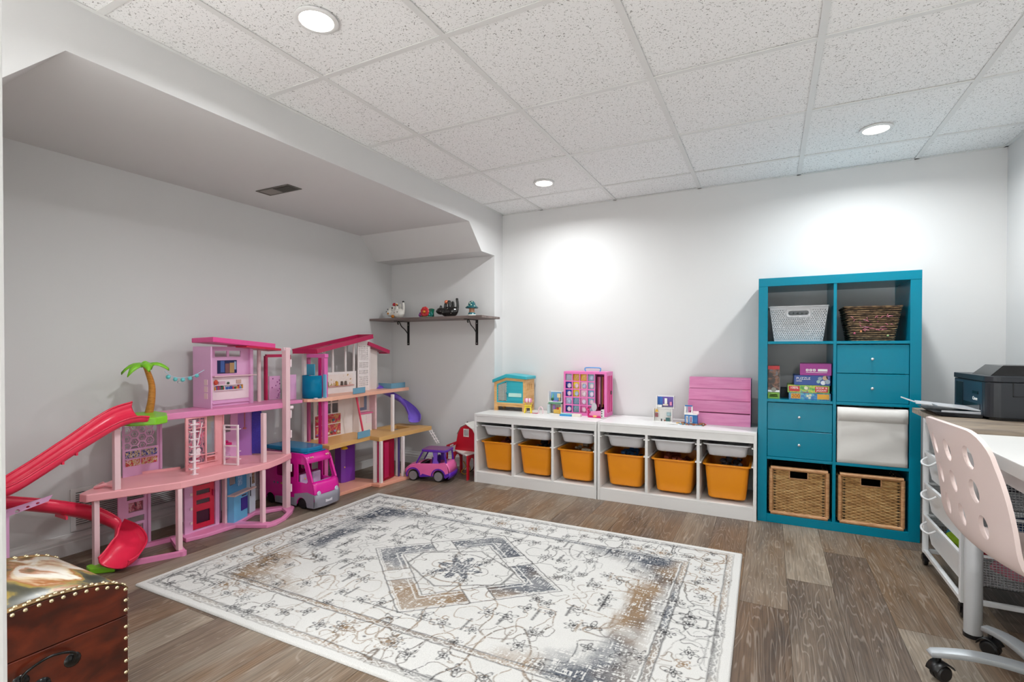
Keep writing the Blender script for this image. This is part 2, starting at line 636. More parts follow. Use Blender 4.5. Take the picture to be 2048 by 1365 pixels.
for i in range(nx):
    x = X1 + PW * (i + .5)
    y = -1.0 + [0, .43, .81, .22, .6, 1.0, .34][i % 7] + rnd.uniform(-.05, .05)
    while y - PL / 2 < YB:
        y0, y1 = max(y - PL / 2, -.62), min(y + PL / 2, YB)
        if y1 > -.5 and not (x < X0 - .1 and y1 < .3):
            xr = min(x + PW / 2, XR)
            if y1 - y0 < PL - .01 or xr < x + PW / 2 - .01:
                t = MB((x, (y0 + y1) / 2, 0)).box((x - PW / 2 + .0006, y0 + .0006, -.006), (xr - .0006, y1 - .0006, 0)).build('floor_plank', fm, floor)
                t.location = (x, (y0 + y1) / 2, 0)
            else:
                if first:
                    t, first = pm, False
                else:
                    t = bpy.data.objects.new('floor_plank', pmd)
                    COL.objects.link(t)
                    t.parent = floor
                t.location = (x, y, 0)
        y += PL

# ================================================================ ceiling lamps
glow_m = mat('lamp_diffuser', '#fff8ee', .6, emit=9)
def downlight(x, y, label):
    t = thing('ceiling_light', label, 'ceiling light', (x, y, ZC), group='recessed ceiling lights')
    MB().lathe([(.072, .002), (.074, -.004), (.068, -.007), (.058, -.006), (.056, .0)], seg=28).build('trim_ring', trim_m, t, smooth=40)
    MB().lathe([(.057, -.0045), (.0, -.0065)], seg=28).build('diffuser', glow_m, t, smooth=60)
    ld = bpy.data.lights.new('ceiling_light_lamp', 'AREA')
    ld.shape = 'DISK'
    ld.size = .11
    ld.energy = LAMP_W
    ld.color = (.94, .98, 1)
    ld.spread = math.radians(162)
    lo = bpy.data.objects.new('lamp', ld)
    COL.objects.link(lo)
    lo.parent = t
    lo.location = (0, 0, -.012)
    return t
downlight(-1.413, 1.256, 'round recessed ceiling light nearest the camera, above the rug')
downlight(-1.398, 3.203, 'small-looking round ceiling light near the back left corner')
downlight(.482, 3.207, 'round recessed ceiling light near the right wall above the desk')
downlight(.482, 1.256, 'round recessed ceiling light out of the frame, above the chair')
# unseen lamps added behind the camera as fill for walls and ceiling
for hx_, hy_ in ((-2.5, -1.1), (-1.41, -1.1), (-2.5, -2.5), (-1.41, -2.5), (-.46, -1.8), (.48, -1.8)):
    hl = bpy.data.lights.new('fill_lamp', 'AREA')
    hl.shape = 'DISK'; hl.size = .16; hl.energy = FILL_W; hl.color = (.93, .97, 1); hl.spread = math.radians(105)
    ho = bpy.data.objects.new('fill_lamp', hl)
    COL.objects.link(ho)
    ho.location = (hx_, hy_, ZC - .012)

# air vent in the niche ceiling
vm = mat('vent_metal', '#6f6a64', .5, metal=.3)
vt = thing('ceiling_vent', 'dark metal air vent in the niche ceiling above the toy houses', 'vent', (-2.70, 2.105, ZN))
VW, VL = .145, .052
MB().sheet(rect(-VW, -VL, VW, VL), [rect(-VW + .012, -VL + .012, VW - .012, VL - .012)], .004, lambda u, v, w: (u, v, w - .003)).build('frame', vm, vt, bevel=.001)
MB().box((-VW + .012, -VL + .012, -.001), (VW - .012, VL - .012, 0)).build('backing', mat('vent_dark', '#2c2927', .8), vt)
MB().box((-VW + .02, -VL + .014, -.0045), (-.01, VL - .014, -.002)).build('damper', mat('vent_plate', '#8c857e', .5), vt)
for k in range(9):
    x = .004 + k * .0145
    MB().bar((x, -VL + .012, -.004), (x, VL - .012, -.004), .0025, .006).build('slat', vm, vt)

# ================================================================ rug
def make_rug():
    W, H = 2.39, 1.57
    nx_, ny_ = 760, 500
    xs = (np.arange(nx_) + .5) / nx_ * W - W / 2
    ys = (np.arange(ny_) + .5) / ny_ * H - H / 2
    Xg, Yg = np.meshgrid(xs, ys)
    rg = np.random.default_rng(5)
    def vnoise(x, y, sc, seed):
        g = np.random.default_rng(seed).random((64, 64))
        u, v = x * sc + 500, y * sc + 500
        i, j = np.floor(u).astype(int), np.floor(v).astype(int)
        fu, fv = u - i, v - j
        fu, fv = fu * fu * (3 - 2 * fu), fv * fv * (3 - 2 * fv)
        a = g[j % 64, i % 64]; b_ = g[j % 64, (i + 1) % 64]
        c = g[(j + 1) % 64, i % 64]; d = g[(j + 1) % 64, (i + 1) % 64]
        return (a * (1 - fu) + b_ * fu) * (1 - fv) + (c * (1 - fu) + d * fu) * fv
    def fbm(x, y, sc, seed, o=4):
        s, amp, t = 0, 1, 0
        for k in range(o):
            s = s + amp * vnoise(x, y, sc * 2 ** k, seed + k); t += amp; amp *= .5
        return s / t
    AX, AY = np.abs(Xg), np.abs(Yg)               # four-fold symmetry
    wob = .006 * (fbm(Xg, Yg, 25, 91, 2) - .5)
    ax, ay = AX + wob, AY + wob
    ivory = np.array(hx('#e3e1dd')[:3]); navy = np.array(hx('#414957')[:3]); tan = np.array(hx('#94795c')[:3])
    char = np.array(hx('#454446')[:3]); grey = np.array(hx('#b3b0ac')[:3])
    img = np.ones((ny_, nx_, 3)) * ivory
    img *= (1 - .10 * fbm(Xg, Yg, 5, 3)[..., None])
    def blend(mask, col, a=1):
        nonlocal img
        m = np.clip(mask * a, 0, 1)[..., None]
        img = img * (1 - m) + col * m
    def line(dist, w):
        return np.clip(1.2 - np.abs(dist) / w, 0, 1)
    scratch = fbm(Xg * 8, Yg, 30, 40, 3) * .5 + fbm(Xg, Yg * 8, 30, 60, 3) * .5
    worn = np.clip((fbm(Xg, Yg, 3.2, 12) - .30) * 3.2, 0, 1)          # where the dye is left
    tanfld = np.clip((fbm(Xg, Yg, 2.6, 77) - .5) * 6, 0, 1)[..., None]
    inkc = char * (1 - tanfld) + tan * tanfld
    bandc = navy * (1 - tanfld) + tan * tanfld
    # distance to the rug edge
    e = np.minimum(W / 2 - ax, H / 2 - ay)
    # vines: contour lines of symmetric noise
    for sc, seed, w in ((4.2, 21, .0042), (7.5, 31, .0032), (12, 51, .0022)):
        f_ = fbm(ax, ay, sc, seed, 2)
        gy_, gx_ = np.gradient(f_, ys[1] - ys[0], xs[1] - xs[0])
        g_ = line((f_ - .5) / (np.hypot(gx_, gy_) + .3), w)
        blend(g_ * (.35 + .65 * worn) * (scratch > .38), inkc, .95)
    # scattered blossoms, mirrored
    cell = .105
    def blossoms(mask_f, seed, R0, density, colour):
        r2 = np.random.default_rng(seed)
        for gy_ in np.arange(0, H / 2 + cell, cell):
            for gx_ in np.arange(0, W / 2 + cell, cell):
                cx_, cy_ = gx_ + r2.uniform(-.03, .03), gy_ + r2.uniform(-.03, .03)
                R = R0 * r2.uniform(.6, 1.2); k_ = r2.integers(4, 8); ph = r2.uniform(0, 6)
                if r2.random() > density or not mask_f(cx_, cy_):
                    continue
                dx, dy = ax - cx_, ay - cy_
                rr = np.hypot(dx, dy)
                if R < 1e-4: continue
                th = np.arctan2(dy, dx)
                pet = R * (.62 + .38 * np.cos(k_ * th + ph))
                m = line(rr - pet, .0045) + (rr < R * .22) + .7 * line(rr - R * .45, .004)
                m = m * (rr < R * 1.2)
                blend(m * (scratch > .38), colour, .95)
    # field shading near the ends of the field: faded navy and tan corners
    fe = np.minimum(.93 - ax, .53 - ay)            # inside the border
    corner = np.clip((ax / .93) ** 2 * .9 + (ay / .53) ** 2 * .7 - .82 + .5 * (fbm(ax, ay, 6, 15) - .5), 0, 1)
    blend((fe > 0) * np.clip(corner * 3, 0, 1) * (.35 + .65 * worn) * (scratch > .42), bandc, .95)
    blossoms(lambda x, y: x < .95 and y < .55 and not .6 < x / .5 + y / .44 < 1.1, 8, .036, .6, char)
    # central medallion
    d1 = ax / .50 + ay / .44
    blend(((d1 > .70) & (d1 < 1.0) & (np.abs(ax / .5 - ay / .44) > .16)) * (scratch > .40) * (.5 + .5 * worn), bandc, .95)
    blend(line(d1 - 1.035, .010), char, .9)
    blend(line(d1 - .665, .010), char, .85)
    blend(line(d1 - .76, .012), ivory, 1)
    blend(line(d1 - .985, .010), ivory, 1)
    blend(line(np.abs(ax / .5 - ay / .44) - .16, .012) * (d1 > .66) * (d1 < 1.04), char, .8)
    endb = np.clip(1.6 - np.abs(ax - .84 + .10 * (fbm(ax, ay, 7, 19) - .5)) / .055, 0, 1) * (ay < .54) * np.clip((fbm(Xg, Yg, 3, 81) - .34) * 5, 0, 1)
    blend(endb * (scratch > .40), bandc, .95)
    stp = np.maximum(ax / .72 + np.floor(ay / .09) * .09 / .62, ay / .46)
    blend(line(stp - .98, .010) * (scratch > .36), char, .8)
    blend(line(stp - 1.22, .010) * (fe > 0) * (scratch > .40), inkc, .7)
    hexm = np.maximum(ax / .27, ax / .40 + ay / .22)
    blend(line(hexm - .95, .03), char, .7)
    rc = np.hypot(ax, ay); th = np.arctan2(ay, ax)
    blend((rc < .12 * (.75 + .25 * np.cos(8 * th))) * (scratch > .43), navy, .85)
    blend(line(rc - .06 * (.8 + .2 * np.cos(8 * th)), .006), ivory, .9)
    fz = fbm(ax, ay, 16, 57, 2)
    gy_, gx_ = np.gradient(fz, ys[1] - ys[0], xs[1] - xs[0])
    blend(line((fz - .5) / (np.hypot(gx_, gy_) + .3), .0028) * (e > .07) * (e < .22) * (scratch > .40), inkc, .85)
    # border bands
    def band(lo, hi, col, a, dash=0):
        m = ((e > lo) & (e < hi)).astype(float)
        blend(m * (scratch > .42), col, a)
    blend(line(e - .035, .004), grey, .9)
    band(.040, .062, inkc, .55); blend(line(e - .064, .004), char, .7)
    t_ = np.where(W / 2 - ax < H / 2 - ay, Yg, Xg)
    zig = np.abs(((t_ / .045) % 1) - .5) * .020
    blend(line(e - .041 - zig, .0035), ivory, .9)
    blend(line(e - .225, .004), char, .8)
    band(.228, .252, bandc, .75); blend(line(e - .255, .004), char, .8)
    blend(line(e - .23 - zig, .0035), ivory, .9)
    zone = (e > .066) & (e < .224)
    keep = img.copy()
    # blossoms of the border
    blossoms(lambda x, y: .07 < min(W / 2 - x, H / 2 - y) < .23, 18, .036, .95, char)
    blossoms(lambda x, y: .10 < min(W / 2 - x, H / 2 - y) < .20, 28, .045, .5, tan)
    blend((e < .030).astype(float), ivory * .97, 1)
    # worn streaks over all
    wear = np.clip((scratch - .5) * 5, 0, 1) * np.clip((fbm(Xg, Yg, 4, 33) - .42) * 4, 0, 1)
    blend(wear * (e > .03), ivory, .35)
    # ---- mesh: a thin slab whose top is a fine grid
    vx = np.linspace(-W / 2, W / 2, nx_ + 1); vy = np.linspace(-H / 2, H / 2, ny_ + 1)
    VX, VY = np.meshgrid(vx, vy)
    ed = np.minimum(W / 2 - np.abs(VX), H / 2 - np.abs(VY))
    VZ = .010 + .0012 * (fbm(VX, VY, 3, 70) - .5) - .007 * np.clip(1 - ed / .007, 0, 1) ** 2
    VX = VX + .003 * (fbm(VX * 0 + 3, VY, 3, 71) - .5); VY = VY + .004 * (fbm(VX, VY * 0 + 3, 3, 72) - .5)
    n = (nx_ + 1) * (ny_ + 1)
    co = np.stack([VX, VY, VZ], -1).reshape(-1, 3)
    idx = np.arange(n).reshape(ny_ + 1, nx_ + 1)
    quads = np.stack([idx[:-1, :-1], idx[:-1, 1:], idx[1:, 1:], idx[1:, :-1]], -1).reshape(-1, 4)
    rim = np.concatenate([idx[0, :], idx[1:, -1], idx[-1, -2::-1], idx[-2:0:-1, 0]])
    low = co[rim].copy(); low[:, 2] = .0008
    co = np.concatenate([co, low])
    k = len(rim)
    side = np.stack([rim, n + np.arange(k), n + (np.arange(k) + 1) % k, np.roll(rim, -1)], -1)
    faces = np.concatenate([quads, side])
    me = bpy.data.meshes.new('area_rug')
    me.vertices.add(len(co)); me.vertices.foreach_set('co', co.ravel())
    me.loops.add(faces.size); me.loops.foreach_set('vertex_index', faces.ravel().astype(np.int32))
    me.polygons.add(len(faces)); me.polygons.foreach_set('loop_start', np.arange(0, faces.size, 4, dtype=np.int32))
    me.update(calc_edges=True)
    ca = me.color_attributes.new('dye', 'FLOAT_COLOR', 'POINT')
    cv = np.zeros((len(co), 4), dtype=np.float32); cv[:, 3] = 1
    pad = np.pad(img, ((0, 1), (0, 1), (0, 0)), mode='edge')
    cv[:n, :3] = pad.reshape(-1, 3); cv[n:, :3] = ivory
    ca.data.foreach_set('color', cv.ravel())
    m = bpy.data.materials.new('rug_wool'); m.use_nodes = True
    nt = m.node_tree; b = nt.nodes['Principled BSDF']
    at = nt.nodes.new('ShaderNodeAttribute'); at.attribute_name = 'dye'
    tc = nt.nodes.new('ShaderNodeTexCoord')
    nz = nt.nodes.new('ShaderNodeTexNoise'); nz.inputs['Scale'].default_value = 420; nz.inputs['Detail'].default_value = 3
    nt.links.new(tc.outputs['Object'], nz.inputs['Vector'])
    crp = nt.nodes.new('ShaderNodeValToRGB')
    crp.color_ramp.elements[0].position, crp.color_ramp.elements[0].color = .3, (.78, .78, .78, 1)
    crp.color_ramp.elements[1].position, crp.color_ramp.elements[1].color = .65, (1, 1, 1, 1)
    nt.links.new(nz.outputs['Fac'], crp.inputs[0])
    mx = nt.nodes.new('ShaderNodeMix'); mx.data_type = 'RGBA'; mx.blend_type = 'MULTIPLY'; mx.inputs[0].default_value = 1
    nt.links.new(at.outputs['Color'], mx.inputs[6]); nt.links.new(crp.outputs[0], mx.inputs[7])
    nt.links.new(mx.outputs[2], b.inputs['Base Color'])
    b.inputs['Roughness'].default_value = .95; b.inputs['Specular IOR Level'].default_value = .1
    bpn = nt.nodes.new('ShaderNodeBump'); bpn.inputs['Strength'].default_value = .5; bpn.inputs['Distance'].default_value = .002
    nt.links.new(nz.outputs['Fac'], bpn.inputs['Height']); nt.links.new(bpn.outputs[0], b.inputs['Normal'])
    me.materials.append(m)
    o = bpy.data.objects.new('area_rug', me); COL.objects.link(o)
    o.location = (-1.307, 2.005, 0); o.rotation_euler = (0, 0, math.radians(.7))
    tag(o, 'ivory area rug with faded grey, navy and tan medallion pattern', 'rug')
make_rug()

# ================================================================ white storage benches with bins
rail_m = mat('bin_rail', '#e9e8e4', .4)
inner_m = mat('white_melamine_inner', '#dcdbd8', .45, var=.02)
FY, FH, FD = 3.379, .541, .436         # front plane, height, depth
def storage_frame(x0, label):
    W = .996
    t = thing('storage_bench', label, 'storage bench', (x0 + W / 2, FY + FD / 2, 0), group='white storage benches along the back wall')
    o = t.location.copy()
    def bx(name, a, b, m=white_m, bev=.0012):
        return MB(o).box((x0 + a[0], FY + a[1], a[2]), (x0 + b[0], FY + b[1], b[2])).build(name, m, t, bevel=bev)
    T = .018
    bx('side_panel', (0, 0, 0), (T, FD, FH - T))
    bx('side_panel', (W - T, 0, 0), (W, FD, FH - T))
    bx('top_panel', (0, 0, FH - T), (W, FD, FH))
    bx('header_rail', (T, .004, FH - .066), (W - T, .020, FH - T))
    bx('plinth', (T, .004, 0), (W - T, .020, .066))
    bx('bottom_panel', (T, .004, .066), (W - T, FD, .084))
    bay = (W - 4 * T) / 3
    for k in (1, 2):
        xx = T + k * bay + (k - 1) * T
        bx('divider', (xx, .006, .084), (xx + T, FD, FH - T))
    bx('back_panel', (T, FD - .004, .084), (W - T, FD, FH - T), inner_m, 0)
    for k in range(3):
        xa = T + k * (bay + T)
        for z in (.450, .336):
            for xx in (xa, xa + bay - .010):
                bx('bin_rail', (xx, .006, z - .012), (xx + .010, FD - .02, z - .004), rail_m, .001)
    return [x0 + T + k * (bay + T) + bay / 2 for k in range(3)], bay
bays1, BAY = storage_frame(-2.069, 'white three-bay storage bench with a pet hutch and closet toy on top')
bays2, _ = storage_frame(-1.067, 'white three-bay storage bench beside the teal shelf unit')

def tub(mb, w0, d0, w1, d1, z0, z1, r0, r1, th=.003, n=4):
    """open tub: rounded rectangle section growing from (w0,d0) to (w1,d1)"""
    rows = []
    def loop(w, d, r, z):
        return [(x, y, z) for x, y in rrect(-w / 2, -d / 2, w / 2, d / 2, r, n)]
    rows.append(loop(w0 * .90, d0 * .90, r0, z0))
    rows.append(loop(w0 * .97, d0 * .97, r0, z0 + .004))
    rows.append(loop(w0, d0, r0, z0 + .014))
    for t in (.5, 1):
        rows.append(loop(w0 + (w1 - w0) * t, d0 + (d1 - d0) * t, r0 + (r1 - r0) * t, z0 + .014 + (z1 - z0 - .014) * t))
    rows.append(loop(w1 - 2 * th, d1 - 2 * th, r1, z1))
    rows.append(loop(w0 - 2 * th, d0 - 2 * th, r0, z0 + .014))
    rows.append(loop(w0 * .9 - 2 * th, d0 * .9 - 2 * th, r0, z0 + th))
    nv = len(rows[0])
    mb.surf(rows, closed=True)
    n0 = len(mb.v) - nv * len(rows)
    mb.f.append(tuple(range(n0, n0 + nv))[::-1])
    mb.f.append(tuple(range(len(mb.v) - nv, len(mb.v))))
    return mb
def rimring(mb, wo, do, wi, di, z0, z1, r):
    out = rrect(-wo / 2, -do / 2, wo / 2, do / 2, r)
    inn = rrect(-wi / 2, -di / 2, wi / 2, di / 2, r)
    rows = [[(x, y, z0) for x, y in inn], [(x, y, z0) for x, y in out], [(x, y, z1) for x, y in out], [(x, y, z1) for x, y in inn], [(x, y, z0) for x, y in inn]]
    return mb.surf(rows, closed=True)
orange_m = mat('orange_plastic', '#f0950f', .38, var=.03, vs=5, bump=.03, bs=300)
tray_m = mat('grey_white_plastic', '#d9dadd', .4, var=.02)
def make_orange(label, loc):
    t = thing('storage_bin', label, 'storage bin', loc, group='orange storage bins')
    tub(MB(), .222, .345, .258, .385, 0, .222, .035, .032).build('bin_body', orange_m, t, smooth=50)
    rimring(MB(), .284, .408, .252, .380, .214, .224, .030).build('rim', orange_m, t, bevel=.002, smooth=50)
    return t
def make_tray(label, loc):
    t = thing('storage_tray', label, 'storage tray', loc, group='shallow white storage trays')
    tub(MB(), .225, .33, .248, .38, 0, .082, .035, .032).build('tray_body', tray_m, t, smooth=50)
    rimring(MB(), .284, .408, .244, .376, .076, .085, .030).build('rim', tray_m, t, bevel=.002, smooth=50)
    return t
binlab = ['leftmost orange bin of the bench under the pet hutch', 'middle orange bin of the bench under the pet hutch', 'right orange bin of the bench under the pet hutch',
          'left orange bin of the bench beside the teal shelf', 'middle orange bin of the bench beside the teal shelf', 'orange bin right next to the teal shelf unit']
traylab = [s.replace('orange bin', 'shallow white tray') for s in binlab]
heap_cols = [mat('toy_bit_%d' % i, c, .5) for i, c in enumerate(('#7a2f2a', '#2a2b30', '#c4b7a0', '#2f5f8f', '#93412f', '#4a4a52'))]
BY = FY + .005 + .204
ob0 = tr0 = None
for i, x in enumerate(bays1 + bays2):
    if ob0 is None:
        ob0 = make_orange(binlab[0], (x, BY + .035, .098))
        tr0 = make_tray(traylab[0], (x, BY + .03, .364))
    else:
        dup(ob0, (x, BY + .035 - .006 * (i % 3), .098), None, binlab[i])
        dup(tr0, (x, BY + .03 + [0, -.015, .0, .01, -.01, .005][i], .364), None, traylab[i])
    # small loose toys filling the bin: blocks and balls nobody could count
    rr = random.Random(50 + i)
    mb = MB((x, BY, .12))
    for k in range(46):
        p = (x + rr.uniform(-.075, .075), BY + .03 + rr.uniform(-.13, .13), .20 + rr.uniform(0, .105))
        s_ = rr.uniform(.012, .028)
        if k % 2:
            mb.ball(p, s_, 8, 5, (1, rr.uniform(.6, 1.4), .8))
        else:
            mb.box((-s_, -s_ * .7, -s_ * .6), (s_, s_ * .7, s_ * .6), Matrix.Translation(p) @ Matrix.Rotation(rr.uniform(0, 3), 4, 'Z') @ Matrix.Rotation(rr.uniform(-.6, .6), 4, 'X'))
    h = mb.build('loose_toys', heap_cols[i], smooth=40)
    h.location = (x, BY, .12)
    tag(h, 'heap of small loose toys filling the ' + binlab[i], 'toys', kind='stuff')

# ================================================================ teal cube shelf unit
teal_m = mat('teal_lacquer', '#03809a', .2, var=.02, vs=3, coat=.0, spec=.2)
teal_in = mat('teal_inner', '#0b768c', .3, var=.02)
EX0, EX1, EY, ED, EH = -.066, .724, 3.422, .39, 1.479
FT, DV = .05, .016
sx = thing('cube_shelf', 'tall glossy teal cube shelf unit with eight compartments', 'shelf unit', ((EX0 + EX1) / 2, EY + ED / 2, 0))
so = sx.location.copy()
def ebx(name, a, b, m=teal_m, bev=.0015):
    return MB(so).box(a, b).build(name, m, sx, bevel=bev)
ebx('side_panel', (EX0, EY, 0), (EX0 + FT, EY + ED, EH - FT))
ebx('side_panel', (EX1 - FT, EY, 0), (EX1, EY + ED, EH - FT))
ebx('top_panel', (EX0, EY - .001, EH - FT), (EX1, EY + ED, EH))
ebx('bottom_panel', (EX0 + FT, EY, 0), (EX1 - FT, EY + ED, FT))
XM = (EX0 + EX1) / 2
ebx('divider', (XM - DV / 2, EY + .001, FT), (XM + DV / 2, EY + ED, EH - FT), teal_m)
RH = (EH - 2 * FT - 3 * DV) / 4
ROWZ = [FT + k * (RH + DV) for k in range(4)]
for k in range(1, 4):
    z = ROWZ[k] - DV
    for a, b_ in ((EX0 + FT, XM - DV / 2), (XM + DV / 2, EX1 - FT)):
        ebx('shelf', (a, EY + .0005, z), (b_, EY + ED, z + DV), teal_m)
CX = [(EX0 + FT + XM - DV / 2) / 2, (XM + DV / 2 + EX1 - FT) / 2]
CW = XM - DV / 2 - EX0 - FT
knob_m = mat('knob_chrome', '#dfe4e6', .18, metal=.8)
def drawer_insert(col, row, label):
    z0 = ROWZ[row]
    t = thing('drawer_insert', label, 'drawers', (CX[col], EY + .01, z0), group='teal drawer inserts')
    w, h = CW - .004, RH - .004
    d = .36
    o = MB().box((-w / 2, .016, 0), (-w / 2 + .012, d, h)).box((w / 2 - .012, .016, 0), (w / 2, d, h)).box((-w / 2 + .012, .016, h - .012), (w / 2 - .012, d, h)).box((-w / 2 + .012, .016, 0), (w / 2 - .012, d, .012)).box((-w / 2 + .012, d - .006, .012), (w / 2 - .012, d, h - .012))
    o.build('carcass', teal_in, t)
    for k in range(2):
        za = .001 + k * h / 2
        dr = MB().box((-w / 2, -.004, za + .001), (w / 2, .014, za + h / 2 - .0025)).build('drawer', teal_m, t, bevel=.0015)
        MB().lathe([(.0, -.026), (.006, -.0255), (.0085, -.022), (.0075, -.018), (.004, -.014), (.004, -.004)], (0, 0, za + h / 4), 14, 'y').build('knob', knob_m, dr, smooth=60)
    return t
drawer_insert(1, 2, 'pair of teal drawers with small chrome knobs under the dark woven basket')
drawer_insert(0, 1, 'pair of teal drawers with small chrome knobs under the puzzle boxes')

# ---- wicker baskets in the bottom row
wick_m = ramp_mat('wicker_strand', [(.25, '#8a5f33'), (.45, '#b58a55'), (.6, '#c9a26b'), (.8, '#d9ba88')], 14, 5, .55, .4, (1, 1, 5), .2)
wickd_m = ramp_mat('wicker_trim', [(.25, '#9a6b43'), (.5, '#c08d60'), (.75, '#d5ad80')], 30, 4, .5, .3, (1, 1, 6), .2)
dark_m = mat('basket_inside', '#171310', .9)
def weave_wall(mb, p0, ux, w, z0, z1, nrm, rows, stakes, hole=None, amp=.0028, r=.0042, taper=0):
    """woven rows undulating past upright stakes; p0 start, ux direction, nrm outward"""
    ux, nrm, p0 = Vector(ux), Vector(nrm), Vector(p0)
    dz = (z1 - z0) / rows
    per = w / stakes
    for i in range(rows):
        z = z0 + (i + .5) * dz
        segs = [(0, w)]
        if hole and hole[2] < z < hole[3]:
            segs = [(0, hole[0]), (hole[1], w)]
        k_ = taper * (z - z0) / (z1 - z0)
        for a, b_ in segs:
            n = max(2, int((b_ - a) / per * 3))
            path = []
            for q in range(n + 1):
                s = a + (b_ - a) * q / n
                ph = PI * s / per + (PI if i % 2 else 0)
                pp = p0 + ux * (s + (s / w - .5) * 2 * k_) + nrm * (amp * S(ph)) + Vector((0, 0, z - p0.z))
                path.append(pp)
            mb.tube(path, dz * .52, 4)
def wicker(col, label):
    w, h, d = CW - .026, RH - .042, .35
    z0 = ROWZ[0]
    t = thing('wicker_basket', label, 'basket', (CX[col], EY + .012, z0), group='wicker baskets in the bottom row')
    # inner core keeps the weave opaque
    lin = MB()
    hw, hh = .045, .026
    hz = h - .062
    lin.sheet(rect(-w / 2 + .012, .004, w / 2 - .012, h - .006), [rect(-hw, hz, hw, hz + 2 * hh - .012)], .004, lambda u, v, q: (u, .011 + q, v))
    lin.box((-w / 2 + .01, .012, 0), (-w / 2 + .014, d, h)).box((w / 2 - .014, .012, 0), (w / 2 - .01, d, h)).box((-w / 2 + .01, d - .006, 0), (w / 2 - .01, d, h)).box((-w / 2 + .01, .012, .002), (w / 2 - .01, d, .006))
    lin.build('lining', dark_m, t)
    wv = MB()
    weave_wall(wv, (-w / 2 + .022, .004, .016), (1, 0, 0), w - .044, .018, h - .020, (0, -1, 0), 30, 12, hole=(w / 2 - .022 - hw, w / 2 - .022 + hw, hz, hz + 2 * hh - .012))
    tag(wv.build('weave', wick_m, t, smooth=50), kind='stuff')
    sd = MB()
    for sgn in (-1, 1):
        weave_wall(sd, (sgn * (w / 2 - .006), .018, .016), (0, 1, 0), d - .03, .018, h - .020, (sgn, 0, 0), 16, 10)
    tag(sd.build('side_weave', wick_m, t, smooth=50), kind='stuff')
    for zz in (.010, h - .010):
        MB().tube([(-w / 2 + .008, .002, zz), (w / 2 - .008, .002, zz)], .0125, 8).build('rim_roll', wickd_m, t, smooth=60)
    for sgn in (-1, 1):
        MB().tube([(sgn * (w / 2 - .010), .002, .014), (sgn * (w / 2 - .010), .002, h - .014)], .011, 8).build('corner_roll', wickd_m, t, smooth=60)
        sl = MB()
        for q in range(24):
            zz = .022 + q * (h - .044) / 24
            sl.box((sgn * (w / 2 - .030) - .005, -.0005, zz), (sgn * (w / 2 - .030) + .005, .0045, zz + .0045))
        tag(sl.build('lacing', dark_m, t), kind='stuff')
    MB().box((-hw - .004, -.003, hz - .006), (hw + .004, .008, hz)).box((-hw - .006, -.003, hz), (-hw, .008, hz + .04)).box((hw, -.003, hz), (hw + .006, .008, hz + .04)).build('handle_edge', wickd_m, t, bevel=.002)
    return t
wicker(0, 'honey-brown wicker basket in the bottom left compartment')
wicker(1, 'honey-brown wicker basket in the bottom right compartment, under the white fabric box')

# ---- white fabric box
fab_m = mat('white_fabric', '#dcdad6', .85, var=.04, vs=9, bump=.35, bs=26)
def fabric_box():
    w, h, d = CW - .012, RH - .014, .34
    t = thing('fabric_box', 'white creased fabric storage box filling one compartment', 'storage box', (CX[1], EY + .004, ROWZ[1]))
    rows = []
    for j in range(15):
        v = j / 14
        r_ = []
        for i in range(17):
            u = i / 16
            bulge = .004 * S(PI * u) * S(PI * v) + .002 * S(9 * v + 3 * u) * S(PI * u) + .0015 * S(14 * v - 5 * u)
            r_.append((-w / 2 + w * u, -.001 - bulge, .002 + h * v))
        rows.append(r_)
    MB().surf(rows).build('front_face', fab_m, t, smooth=80, solid=.002)
    MB().box((-w / 2, .002, .002), (-w / 2 + .003, d, h)).box((w / 2 - .003, .002, .002), (w / 2, d, h)).box((-w / 2, d - .003, .002), (w / 2, d, h)).box((-w / 2, .002, .001), (w / 2, d, .004)).build('walls', fab_m, t)
    MB().surf([[(-w / 2 + w * i / 12, -.006 - .003 * S(PI * i / 12) - (.002 if q == 1 else 0), h - .075 + q * .036) for i in range(13)] for q in range(3)]).build('fold_band', fab_m, t, smooth=60, solid=.003)
    return t
fabric_box()

